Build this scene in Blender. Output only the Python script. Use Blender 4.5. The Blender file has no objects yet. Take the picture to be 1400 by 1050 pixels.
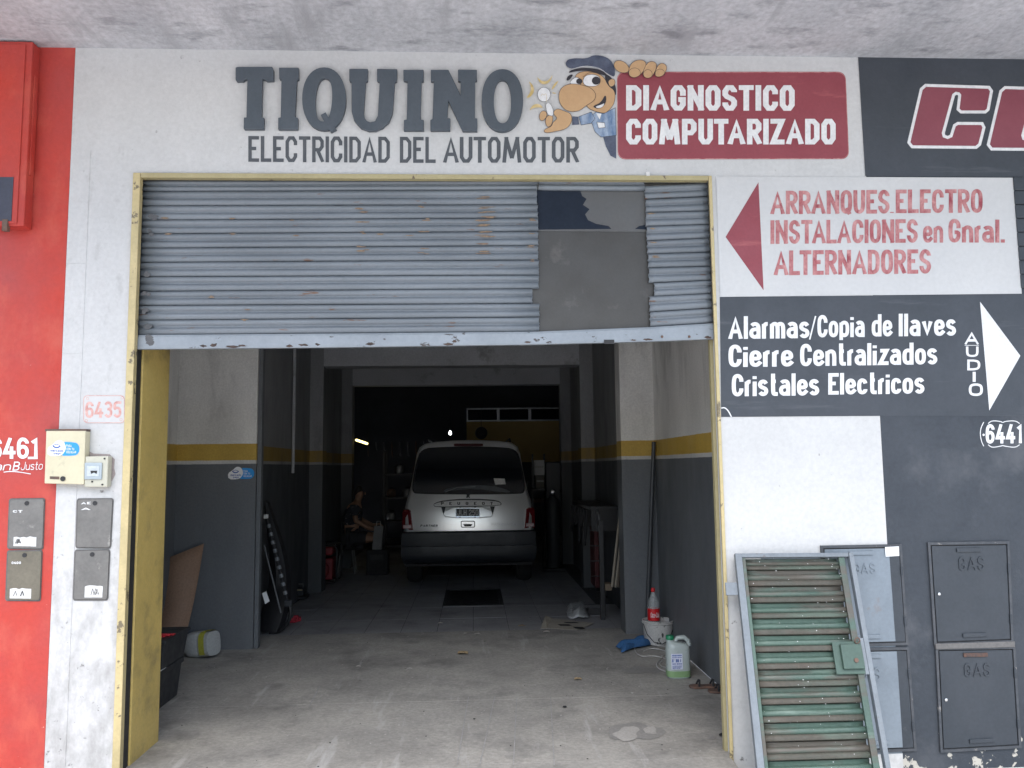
import bpy, bmesh, math, random
import numpy as np
from mathutils import Vector, Matrix

# ------------------------------------------------------------------ camera, sky, sun, exposure
SC = bpy.context.scene
COL = SC.collection
FPX, YAW, PITCH, ROLL, CAMY, CAMZ = 1116.0, math.radians(2.75), math.radians(5.756), math.radians(-0.683), -4.6, 1.6
_F = np.array([math.sin(YAW)*math.cos(PITCH), math.cos(YAW)*math.cos(PITCH), math.sin(PITCH)])
_R0 = np.array([math.cos(YAW), -math.sin(YAW), 0.0]); _U0 = np.cross(_R0, _F)
_R = _R0*math.cos(ROLL) + _U0*math.sin(ROLL); _U = _U0*math.cos(ROLL) - _R0*math.sin(ROLL)
cd = bpy.data.cameras.new('camera'); cam = bpy.data.objects.new('camera', cd); COL.objects.link(cam)
cd.sensor_width = 36; cd.lens = 36*FPX/1400; cd.clip_end = 2000; cd.clip_start = .05
cam.matrix_world = Matrix(((_R[0], _U[0], -_F[0], 0), (_R[1], _U[1], -_F[1], CAMY), (_R[2], _U[2], -_F[2], CAMZ), (0, 0, 0, 1)))
SC.camera = cam
W_ = bpy.data.worlds.new('World'); SC.world = W_; W_.use_nodes = True
nt = W_.node_tree; bg = nt.nodes['Background']; sky = nt.nodes.new('ShaderNodeTexSky')
sky.sky_type = 'NISHITA'; sky.sun_disc = False; sky.sun_elevation = math.radians(62); sky.sun_rotation = math.radians(190)
sky.air_density = 1.0; sky.dust_density = 2.0; sky.ozone_density = .6
nt.links.new(sky.outputs[0], bg.inputs[0]); bg.inputs[1].default_value = .12
sd = bpy.data.lights.new('sun', 'SUN'); sd.energy = 2.0; sd.angle = math.radians(80); sd.color = (1, .968, .915)
sun = bpy.data.objects.new('sun', sd); COL.objects.link(sun)
sun.rotation_euler = (math.radians(28), 0, math.radians(-8))
SC.view_settings.view_transform = 'Standard'; SC.view_settings.look = 'None'
SC.view_settings.exposure = 1.58; SC.view_settings.gamma = 1
SC.render.engine = 'CYCLES'; SC.cycles.use_denoising = True; SC.cycles.max_bounces = 8
SC.cycles.diffuse_bounces = 5; SC.cycles.caustics_reflective = False; SC.cycles.caustics_refractive = False

# ------------------------------------------------------------------ helpers
def ray(px, py): return _F + _R*(px-700)/FPX - _U*(py-525)/FPX
def W(px, py, Y=0.0):
    d = ray(px, py); t = (Y-CAMY)/d[1]; return (d[0]*t, Y, CAMZ+d[2]*t)
def G(px, py, z=0.0):
    d = ray(px, py); t = (z-CAMZ)/d[2]; return (d[0]*t, CAMY+d[1]*t, z)
rnd = random.Random(7)

def worldloc(o):
    v = Vector((0, 0, 0))
    while o: v += o.location; o = o.parent
    return v

class MB:
    def __init__(s): s.v = []; s.f = []
    def add(s, vs, fs):
        n = len(s.v); s.v += [tuple(v) for v in vs]; s.f += [tuple(i+n for i in f) for f in fs]; return s
    def box(s, x0, y0, z0, x1, y1, z1):
        return s.add([(x0,y0,z0),(x1,y0,z0),(x1,y1,z0),(x0,y1,z0),(x0,y0,z1),(x1,y0,z1),(x1,y1,z1),(x0,y1,z1)],
                     [(0,3,2,1),(4,5,6,7),(0,1,5,4),(1,2,6,5),(2,3,7,6),(3,0,4,7)])
    def hexa(s, a, b):          # two quads (front a, back b), same order
        return s.add(list(a)+list(b), [(0,1,2,3),(7,6,5,4),(0,4,5,1),(1,5,6,2),(2,6,7,3),(3,7,4,0)])
    def prism(s, pts, off):     # closed outline (list of 3D), extruded by vector off
        n = len(pts); b = [tuple(p[i]+off[i] for i in range(3)) for p in pts]
        return s.add(list(pts)+b, [tuple(range(n)), tuple(range(2*n-1, n-1, -1))]+[(i, i+n, (i+1) % n+n, (i+1) % n) for i in range(n)])
    def sheet(s, pts): return s.add(pts, [tuple(range(len(pts)))])
    def ring(s, outer, inner, off=None):
        n = len(outer); k = len(s.v)
        s.add(list(outer)+list(inner), [(i, (i+1) % n, (i+1) % n+n, i+n) for i in range(n)])
        if off:
            b = lambda P: [tuple(p[i]+off[i] for i in range(3)) for p in P]
            s.add(list(outer)+b(outer), [(i, i+n, (i+1) % n+n, (i+1) % n) for i in range(n)])
            s.add(list(inner)+b(inner), [(i, (i+1) % n, (i+1) % n+n, i+n) for i in range(n)])
        return s
    def tube(s, path, r, n=8, closed=False, cap=True):
        P = [Vector(p) for p in path]; m = len(P); rings = []; prev = None
        for i, p in enumerate(P):
            if closed: t = P[(i+1) % m]-P[i-1]
            else: t = P[min(i+1, m-1)]-P[max(i-1, 0)]
            t.normalize()
            if prev is None:
                a = Vector((0, 0, 1)) if abs(t.z) < .9 else Vector((1, 0, 0)); u = t.cross(a).normalized()
            else:
                u = (prev-t*prev.dot(t)); u = u.normalized() if u.length > 1e-6 else t.orthogonal().normalized()
            prev = u; w = t.cross(u); rr = r[i] if isinstance(r, (list, tuple)) else r
            rings.append([tuple(p+u*math.cos(2*math.pi*k/n)*rr+w*math.sin(2*math.pi*k/n)*rr) for k in range(n)])
        vs = [v for g in rings for v in g]; fs = []
        for i in range(m if closed else m-1):
            j = (i+1) % m
            fs += [(i*n+k, i*n+(k+1) % n, j*n+(k+1) % n, j*n+k) for k in range(n)]
        if cap and not closed: fs += [tuple(range(n-1, -1, -1)), tuple((m-1)*n+k for k in range(n))]
        return s.add(vs, fs)
    def lathe(s, prof, c, n=24, axis='z', cap=True):   # prof: (r, h)
        vs = []
        for r, h in prof:
            for k in range(n):
                a = 2*math.pi*k/n; x, y = r*math.cos(a), r*math.sin(a)
                vs.append({'z': (c[0]+x, c[1]+y, c[2]+h), 'x': (c[0]+h, c[1]+x, c[2]+y), 'y': (c[0]+y, c[1]+h, c[2]+x)}[axis])
        m = len(prof); fs = [(i*n+k, i*n+(k+1) % n, (i+1)*n+(k+1) % n, (i+1)*n+k) for i in range(m-1) for k in range(n)]
        if cap: fs += [tuple(range(n-1, -1, -1)), tuple((m-1)*n+k for k in range(n))]
        return s.add(vs, fs)
    def xform(s, M): s.v = [tuple(M @ Vector(v)) for v in s.v]; return s
    def build(s, name, mat, parent=None, bevel=0, smooth=False, local=False, subsurf=0, angle=.7, kind=None, label=None):
        me = bpy.data.meshes.new(name)
        if parent and not local:
            L = worldloc(parent); vs = [(v[0]-L.x, v[1]-L.y, v[2]-L.z) for v in s.v]
        else: vs = s.v
        me.from_pydata(vs, [], s.f)
        if isinstance(mat, (list, tuple)):
            for m in mat: me.materials.append(m)
        else: me.materials.append(mat)
        bm = bmesh.new(); bm.from_mesh(me)
        big = [f for f in bm.faces if len(f.verts) > 4]
        if big: bmesh.ops.triangulate(bm, faces=big)
        if bevel or smooth: bmesh.ops.recalc_face_normals(bm, faces=bm.faces)
        bm.to_mesh(me); bm.free()
        if smooth: me.shade_smooth(); me.set_sharp_from_angle(angle=angle)
        o = bpy.data.objects.new(name, me); COL.objects.link(o)
        if parent: o.parent = parent
        if bevel:
            b = o.modifiers.new('bevel', 'BEVEL'); b.width = bevel; b.segments = 2; b.limit_method = 'ANGLE'; b.angle_limit = .6
        if subsurf:
            b = o.modifiers.new('sub', 'SUBSURF'); b.levels = subsurf; b.render_levels = subsurf
        if kind: o['kind'] = kind
        if label: o['label'] = label
        return o

def thing(name, label, cat, loc=(0, 0, 0), group=None):
    o = bpy.data.objects.new(name, None); COL.objects.link(o); o.location = loc; o.empty_display_size = .1
    o['label'] = label; o['category'] = cat
    if group: o['group'] = group
    return o
def tag(o, label, cat, group=None):
    o['label'] = label; o['category'] = cat
    if group: o['group'] = group
    return o

# ------------------------------------------------------------------ materials
def M(name, c, c2=None, r=.6, metal=0, s=5, amt=.6, grain=.12, dirt=None, dth=.6, dscale=3, dsoft=.08, damt=1, bump=0, bscale=80,
      st=(1, 1, 1), dst=(1, 1, 1), zd=None, d2=None, d2th=.7, d2scale=20, d2soft=.04, d2st=(1, 1, 1), z2=None, bands=None, alpha=1,
      emit=None, estr=0, spec=.5, rot=0, edge=0, coat=0, flat=False):
    m = bpy.data.materials.new(name); m.use_nodes = True; N = m.node_tree; L = N.links; b = N.nodes['Principled BSDF']
    b.inputs['Roughness'].default_value = r; b.inputs['Metallic'].default_value = metal; b.inputs['Specular IOR Level'].default_value = spec
    b.inputs['Coat Weight'].default_value = coat; b.inputs['Coat Roughness'].default_value = .08
    c = tuple(c)+(1,); c2 = tuple(c2)+(1,) if c2 else tuple(x*.75 for x in c[:3])+(1,)
    geo = N.nodes.new('ShaderNodeNewGeometry')
    def mapped(st_, rot_=0):
        mp = N.nodes.new('ShaderNodeMapping'); mp.inputs['Scale'].default_value = st_; mp.inputs['Rotation'].default_value = (0, 0, rot_)
        L.new(geo.outputs['Position'], mp.inputs[0]); return mp.outputs[0]
    def noise(sc, st_=(1, 1, 1), det=5, off=0, rot_=0, rough=.6):
        n = N.nodes.new('ShaderNodeTexNoise'); n.inputs['Scale'].default_value = sc; n.inputs['Detail'].default_value = det
        n.inputs['Roughness'].default_value = rough
        src = mapped(st_, rot_)
        if off:
            a = N.nodes.new('ShaderNodeVectorMath'); a.operation = 'ADD'; a.inputs[1].default_value = (off, off*1.7, off*.6); L.new(src, a.inputs[0]); src = a.outputs[0]
        L.new(src, n.inputs['Vector']); return n.outputs[0]
    def mrange(v, a, b_, c_=0, d_=1):
        n = N.nodes.new('ShaderNodeMapRange'); n.inputs[1].default_value = a; n.inputs[2].default_value = b_
        n.inputs[3].default_value = c_; n.inputs[4].default_value = d_; L.new(v, n.inputs[0]); return n.outputs[0]
    def math_(op, a, b_):
        n = N.nodes.new('ShaderNodeMath'); n.operation = op
        for i, v in enumerate((a, b_)):
            if isinstance(v, (int, float)): n.inputs[i].default_value = v
            else: L.new(v, n.inputs[i])
        return n.outputs[0]
    def mix(f, a, b_, bt='MIX'):
        n = N.nodes.new('ShaderNodeMix'); n.data_type = 'RGBA'; n.blend_type = bt; n.clamp_factor = True
        if isinstance(f, (int, float)): n.inputs[0].default_value = f
        else: L.new(f, n.inputs[0])
        for i, v in ((6, a), (7, b_)):
            if isinstance(v, tuple): n.inputs[i].default_value = v
            else: L.new(v, n.inputs[i])
        return n.outputs[2]
    def posz():
        n = N.nodes.new('ShaderNodeSeparateXYZ'); L.new(geo.outputs['Position'], n.inputs[0]); return n.outputs[2]
    col = mix(math_('MULTIPLY', mrange(noise(s, st, 6, rot_=rot), .35, .68), amt), c, c2)
    if bands:        # list of (z, colour, colour2) upward
        z = math_('ADD', posz(), mrange(noise(9, (1, 1, 1), 4, 3), 0, 1, -.004, .004))
        for zz, bc in bands:
            bc2 = tuple(x*.72 for x in bc)+(1,)
            alt = mix(math_('MULTIPLY', mrange(noise(s, st, 6, zz), .35, .7), amt), tuple(bc)+(1,), bc2)
            col = mix(mrange(z, zz-.0015, zz+.0015), col, alt)
    if grain:
        g = mrange(noise(bscale*.8, (1, 1, 1), 3, 9), .3, .7, 1-grain, 1+grain)
        cc = N.nodes.new('ShaderNodeCombineColor'); [L.new(g, cc.inputs[i]) for i in range(3)]
        col = mix(1.0, col, cc.outputs[0], 'MULTIPLY')
    if dirt:
        v = noise(dscale, dst, 7, 5, rot, .65)
        if zd: v = math_('ADD', v, mrange(posz(), zd[0], zd[1], zd[2], 0))
        col = mix(math_('MULTIPLY', mrange(v, dth, dth+dsoft), damt), col, tuple(dirt)+(1,))
    if d2:
        v = noise(d2scale, d2st, 6, 13, 0, .6)
        if z2: v = math_('ADD', v, mrange(posz(), z2[0], z2[1], z2[2], 0))
        col = mix(mrange(v, d2th, d2th+d2soft), col, tuple(d2)+(1,))
    L.new(col, b.inputs['Base Color'])
    if bump:
        bp = N.nodes.new('ShaderNodeBump'); bp.inputs['Strength'].default_value = bump; bp.inputs['Distance'].default_value = .01
        h = math_('ADD', math_('MULTIPLY', noise(bscale, st, 5, 2), .5), noise(s*2, (1, 1, 1), 4, 4))
        L.new(h, bp.inputs['Height']); L.new(bp.outputs[0], b.inputs['Normal'])
    if not flat: L.new(mrange(noise(s*3, st, 3, 8), .3, .7, max(.02, r-.08), min(1, r+.1)), b.inputs['Roughness'])
    if alpha < 1: b.inputs['Alpha'].default_value = alpha
    if emit: b.inputs['Emission Color'].default_value = tuple(emit)+(1,); b.inputs['Emission Strength'].default_value = estr
    return m

WHITE = (.53, .53, .525)
m_white = M('white_wall_paint', WHITE, (.47, .472, .468), r=.75, s=1.6, amt=.8, grain=.05, dirt=(.30, .30, .295), dth=.67, dscale=5, dsoft=.20, damt=.75,
            zd=(-.1, .7, .14), bump=.35, bscale=60, d2=(.16, .155, .15), d2th=.70, d2scale=17, d2soft=.08, z2=(0, 1.8, .04))
m_whitepier = M('grimy_white_pier_paint', WHITE, (.47, .472, .468), r=.75, s=1.6, amt=.8, grain=.05, dirt=(.30, .295, .285), dth=.59, dscale=11, dsoft=.26, damt=.8, dst=(1, 1, .55),
            zd=(-.1, 2.0, .22), bump=.35, bscale=60, d2=(.16, .155, .15), d2th=.70, d2scale=26, d2soft=.08, z2=(-.1, 1.9, .07))
m_whiteclean = M('white_sign_paint', (.53, .53, .525), (.485, .487, .487), r=.7, s=2.2, amt=.7, grain=.03, bump=.25, bscale=50, dirt=(.45, .45, .44), dth=.68, dscale=4, dsoft=.2)
m_red = M('red_wall_paint', (.46, .038, .022), (.37, .050, .045), r=.62, s=1.6, amt=1, grain=.06, bump=.3, bscale=50, d2=(.75, .6, .5), d2th=.745, d2scale=24, d2soft=.02, z2=(0, 1.2, .05),
          dirt=(.50, .085, .055), dth=.53, dscale=4, dsoft=.14, damt=.7, dst=(1, 1, .6))
m_dark = M('slate_wall_paint', (.026, .033, .043), (.036, .043, .054), r=.6, s=2.2, amt=1, grain=.1, bump=.3, bscale=50, dirt=(.085, .09, .10), dth=.55, dscale=2.5, dsoft=.25,
           d2=(.42, .40, .35), d2th=.735, d2scale=13, d2soft=.02, z2=(-.1, .2, .17))
m_darkc = M('slate_sign_paint', (.034, .041, .051), (.045, .052, .064), r=.55, s=2.5, amt=1, grain=.06, bump=.25, bscale=50, dirt=(.08, .088, .10), dth=.6, dscale=5, dsoft=.2, dst=(.3, 1, 3))
m_letter = M('slate_letter_paint', (.060, .075, .092), (.075, .09, .108), r=.5, s=8, amt=.8, grain=.08, st=(1, 1, .3))
m_letter2 = M('painted_slate_letters', (.062, .070, .080), (.085, .093, .103), r=.6, s=18, amt=.9, grain=.1, st=(1, 1, .4))
m_maroon = M('maroon_sign_paint', (.225, .040, .055), (.26, .055, .07), r=.55, s=3, amt=.9, grain=.06, dirt=(.42, .12, .12), dth=.62, dscale=5, dsoft=.12, dst=(.35, 1, 2), damt=.7)
m_brush = M('washed_red_brush_paint', (.34, .085, .095), (.52, .27, .26), r=.6, s=22, amt=1, grain=.15, st=(1, 1, .5), dirt=(.26, .04, .055), dth=.56, dscale=14, dsoft=.1, dst=(1, 1, .6))
m_fadered = M('faded_red_number_paint', (.50, .24, .21), (.62, .42, .38), r=.6, s=30, amt=1, grain=.1)
m_wlet = M('white_letter_paint', (.72, .72, .72), (.60, .61, .62), r=.6, s=24, amt=.9, grain=.08, st=(1, 1, .5))
m_conc = M('canopy_concrete', (.50, .505, .525), (.36, .37, .39), r=.85, s=2.2, amt=1, grain=.16, st=(1, .5, 1), dirt=(.15, .155, .17), dth=.54, dscale=5, dsoft=.16, damt=.7, dst=(.6, 1.5, 1), bump=1.2, bscale=35,
           d2=(.33, .335, .35), d2th=.56, d2scale=3.2, d2soft=.16, d2st=(2.2, .4, 1))
m_floor = M('worn_concrete_floor', (.35, .335, .305), (.215, .207, .192), r=.8, s=1.5, amt=.95, grain=.16, dirt=(.10, .098, .096), dth=.52, dscale=2.2, dsoft=.2, damt=.7, bump=.55, bscale=55,
            d2=(.40, .39, .375), d2th=.60, d2scale=3.5, d2soft=.14, d2st=(2.4, .3, 1))
m_floor2 = M('darker_concrete_slab', (.27, .265, .26), (.165, .162, .16), r=.75, s=1.8, amt=.95, grain=.16, dirt=(.075, .075, .075), dth=.50, dscale=2.2, dsoft=.2, damt=.75, bump=.5, bscale=55,
             d2=(.27, .265, .26), d2th=.60, d2scale=5, d2soft=.1, d2st=(1.4, .6, 1))
m_tile = M('floor_tile_cement', (.30, .30, .31), (.21, .21, .22), r=.55, s=2, amt=.9, grain=.12, dirt=(.09, .09, .092), dth=.54, dscale=2, dsoft=.2, damt=.8, bump=.3)
m_pave = M('pale_pavement_tiles', (.60, .595, .58), (.54, .535, .52), r=.85, s=3, bump=.4, dirt=(.15, .15, .145), dth=.6)
m_street = M('concrete_roadway', (.55, .545, .535), (.50, .495, .485), r=.9, s=1, bump=.4)
m_asph = M('asphalt', (.05, .05, .052), (.065, .065, .066), r=.9, s=4, bump=.6, bscale=120)
m_yellow = M('yellow_reveal_paint', (.56, .41, .13), (.46, .34, .11), r=.45, s=3, amt=.9, grain=.07, dirt=(.16, .125, .065), dth=.50, dscale=2.4, dsoft=.18, damt=.75, dst=(1, 1, 1.2), bump=.2,
             d2=(.60, .45, .17), d2th=.66, d2scale=16, d2soft=.05, d2st=(1, 1, .22))
m_frame = M('ochre_frame_paint', (.38, .33, .18), (.32, .27, .14), r=.5, s=5, amt=.8, grain=.06, dirt=(.12, .09, .06), dth=.66, dscale=12, dsoft=.03, dst=(1, 1, .4))
m_frame2 = M('cream_yellow_frame_paint', (.52, .425, .22), (.40, .33, .17), r=.45, s=5, amt=.9, grain=.06, dirt=(.16, .13, .08), dth=.61, dscale=14, dsoft=.03)
m_blackgap = M('dark_guide_steel', (.02, .02, .022), r=.6)
m_slat = M('blue_grey_slat_paint', (.172, .194, .216), (.118, .135, .152), r=.42, s=3, amt=.9, grain=.05, st=(.35, 1, 1.5), dirt=(.15, .16, .18), dth=.60, dscale=3, dsoft=.2, damt=.6, dst=(.3, 1, 1.4),
           d2=(.13, .075, .05), d2th=.655, d2scale=9, d2soft=.04, d2st=(.45, 1, 3))
m_rail = M('blue_grey_rail_paint', (.25, .28, .31), (.19, .215, .24), r=.45, s=4, amt=.8, grain=.05, dirt=(.05, .042, .04), dth=.62, dscale=11, dsoft=.02, dst=(.6, 1, 1.4), d2=(.2, .1, .05), d2th=.69, d2scale=15)
m_patch = M('patch_sheet_grey_brown', (.048, .046, .042), (.040, .0385, .036), r=.5, s=2, amt=.8, grain=.05, bump=.1, dirt=(.13, .12, .11), dth=.6, dscale=3, dsoft=.2)
m_patch2 = M('patch_sheet_half_painted', (.085, .083, .08), (.07, .068, .066), r=.4, s=2, amt=.8, grain=.05)
m_patchblue = M('navy_paint_blot', (.010, .016, .028), (.014, .02, .034), r=.6, s=3, spec=.2)
BAND = [(1.652, (.60, .59, .57)), (1.685, (.56, .37, .07)), (1.835, (.74, .735, .71))]
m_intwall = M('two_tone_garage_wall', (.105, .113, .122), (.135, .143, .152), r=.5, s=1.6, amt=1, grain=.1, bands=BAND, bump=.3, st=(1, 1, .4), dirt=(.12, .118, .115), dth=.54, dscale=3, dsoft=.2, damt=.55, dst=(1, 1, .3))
m_intwall2 = M('two_tone_shaded_garage_wall', (.055, .06, .066), (.075, .08, .087), r=.6, s=1.6, amt=1, grain=.1, bands=[(1.652, (.36, .35, .34)), (1.685, (.34, .225, .05)), (1.835, (.30, .305, .31))], bump=.3, st=(1, 1, .4), dirt=(.06, .062, .066), dth=.52, dscale=2.4, dsoft=.2, damt=.6, dst=(1, 1, .3))  # dirtier copy of the wall paint, with the deeper bays' shade in its colour
m_intceil = M('garage_ceiling_plaster', (.72, .72, .72), r=.9, s=2)
m_backwall = M('back_room_wall', (.06, .062, .07), (.045, .047, .052), r=.9, s=2)
m_office = M('office_mustard_panel', (.42, .29, .10), (.35, .24, .08), r=.7, s=2)
m_steel = M('galvanised_steel', (.35, .36, .37), r=.4, metal=.8, s=10)
m_blackp = M('black_plastic', (.015, .015, .017), (.025, .025, .027), r=.4, s=8)
m_blackm = M('black_matte_rubber', (.018, .018, .02), r=.8, s=8)
m_meter = M('weathered_grey_meter_cover', (.125, .122, .115), (.165, .16, .15), r=.45, s=7, amt=.9, grain=.1, dirt=(.30, .29, .27), dth=.64, dscale=9, dsoft=.06, damt=.7)
m_meterolive = M('olive_grey_meter_cover', (.12, .108, .08), (.15, .135, .10), r=.45, s=6, amt=.9, grain=.1, dirt=(.25, .23, .2), dth=.66, dscale=9, dsoft=.06)
m_seam = M('dark_joint', (.04, .038, .035), r=.9)
m_beige = M('beige_cabinet_enamel', (.56, .52, .37), (.50, .46, .32), r=.4, s=3, amt=.7, grain=.03, dirt=(.40, .37, .27), dth=.62, dscale=8, dsoft=.1)
m_beige2 = M('pale_grey_beige_plastic', (.50, .49, .40), r=.4, s=5, grain=.03)
m_clear = M('smoked_window_plastic', (.36, .42, .46), r=.15, s=5, grain=.02)
m_sticker = M('white_sticker', (.78, .79, .80), (.7, .7, .7), r=.4, s=9, amt=.5, grain=.02)
m_paper = M('torn_paper_label', (.68, .68, .66), (.5, .5, .5), r=.7, s=20, amt=.8)
m_blue = M('sky_blue_sticker', (.02, .27, .68), (.03, .30, .70), r=.4, s=9, amt=.5, grain=.02)
m_blueink = M('blue_ink', (.03, .09, .35), r=.5)
m_ink = M('black_ink', (.02, .02, .022), r=.6)
m_gate = M('weathered_green_gate_paint', (.066, .112, .088), (.048, .084, .068), r=.5, s=4, amt=.9, grain=.1, st=(.5, 1, 1), dirt=(.085, .072, .06), dth=.50, dscale=3.4, dsoft=.12, damt=.9, dst=(.35, 1, 2.2), bump=.3,
           d2=(.115, .165, .135), d2th=.62, d2scale=7, d2soft=.08, d2st=(.3, 1, 2))
m_gatebrown = M('worn_brown_green_slat_edge', (.070, .058, .046), (.052, .057, .045), r=.65, s=5, amt=.9, grain=.12, dirt=(.075, .105, .082), dth=.50, dscale=3, dsoft=.12, damt=.9, dst=(.35, 1, 2), bump=.3)
m_gateplate = M('dark_green_lock_paint', (.055, .095, .075), (.045, .08, .064), r=.5, s=6, amt=.9, grain=.1, dirt=(.12, .09, .08), dth=.62, dscale=8)
m_gframe = M('pale_blue_grey_frame_paint', (.18, .205, .228), (.14, .16, .18), r=.55, s=5, amt=.9, grain=.08, dirt=(.09, .065, .055), dth=.645, dscale=8, dsoft=.05)
m_gas = M('pale_blue_grey_cabinet_paint', (.185, .22, .255), (.145, .175, .205), r=.5, s=3, amt=1, grain=.06, dirt=(.17, .15, .15), dth=.63, dscale=5, dsoft=.1)
m_gasd = M('slate_cabinet_paint', (.027, .034, .043), (.036, .043, .053), r=.5, s=3, amt=1, grain=.1, dirt=(.09, .09, .09), dth=.63, dscale=6, dsoft=.15)
m_rust = M('rusty_steel', (.10, .075, .065), (.17, .09, .06), r=.8, s=20, amt=.9)
m_dusty = M('dusty_slate_frame', (.045, .052, .062), (.07, .073, .08), r=.7, s=14, amt=1, dirt=(.2, .19, .18), dth=.64, dscale=16, dsoft=.06)
m_darkrust = M('rusted_slate_paint', (.055, .045, .045), (.12, .06, .04), r=.8, s=30, amt=1)
m_rail2 = M('dusty_grey_cement_ledge', (.14, .135, .13), (.09, .09, .09), r=.9, s=12)
m_lock = M('bright_lock_metal', (.75, .75, .75), r=.25, metal=.9)
m_skin = M('painted_skin_tan', (.50, .32, .17), (.46, .28, .14), r=.6, s=8, amt=.6, grain=.04)
m_line = M('painted_dark_outline', (.03, .028, .035), r=.6)
m_cap = M('painted_navy_cap', (.045, .055, .09), (.10, .12, .17), r=.6, s=14, amt=.9, dst=(1, 1, 1))
m_shirt = M('painted_blue_shirt', (.10, .17, .29), (.38, .45, .55), r=.6, s=16, amt=.9, st=(1.4, 1, .4))
m_gold = M('painted_gold_rays', (.50, .36, .12), (.62, .50, .28), r=.6, s=30, amt=1)

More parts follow.
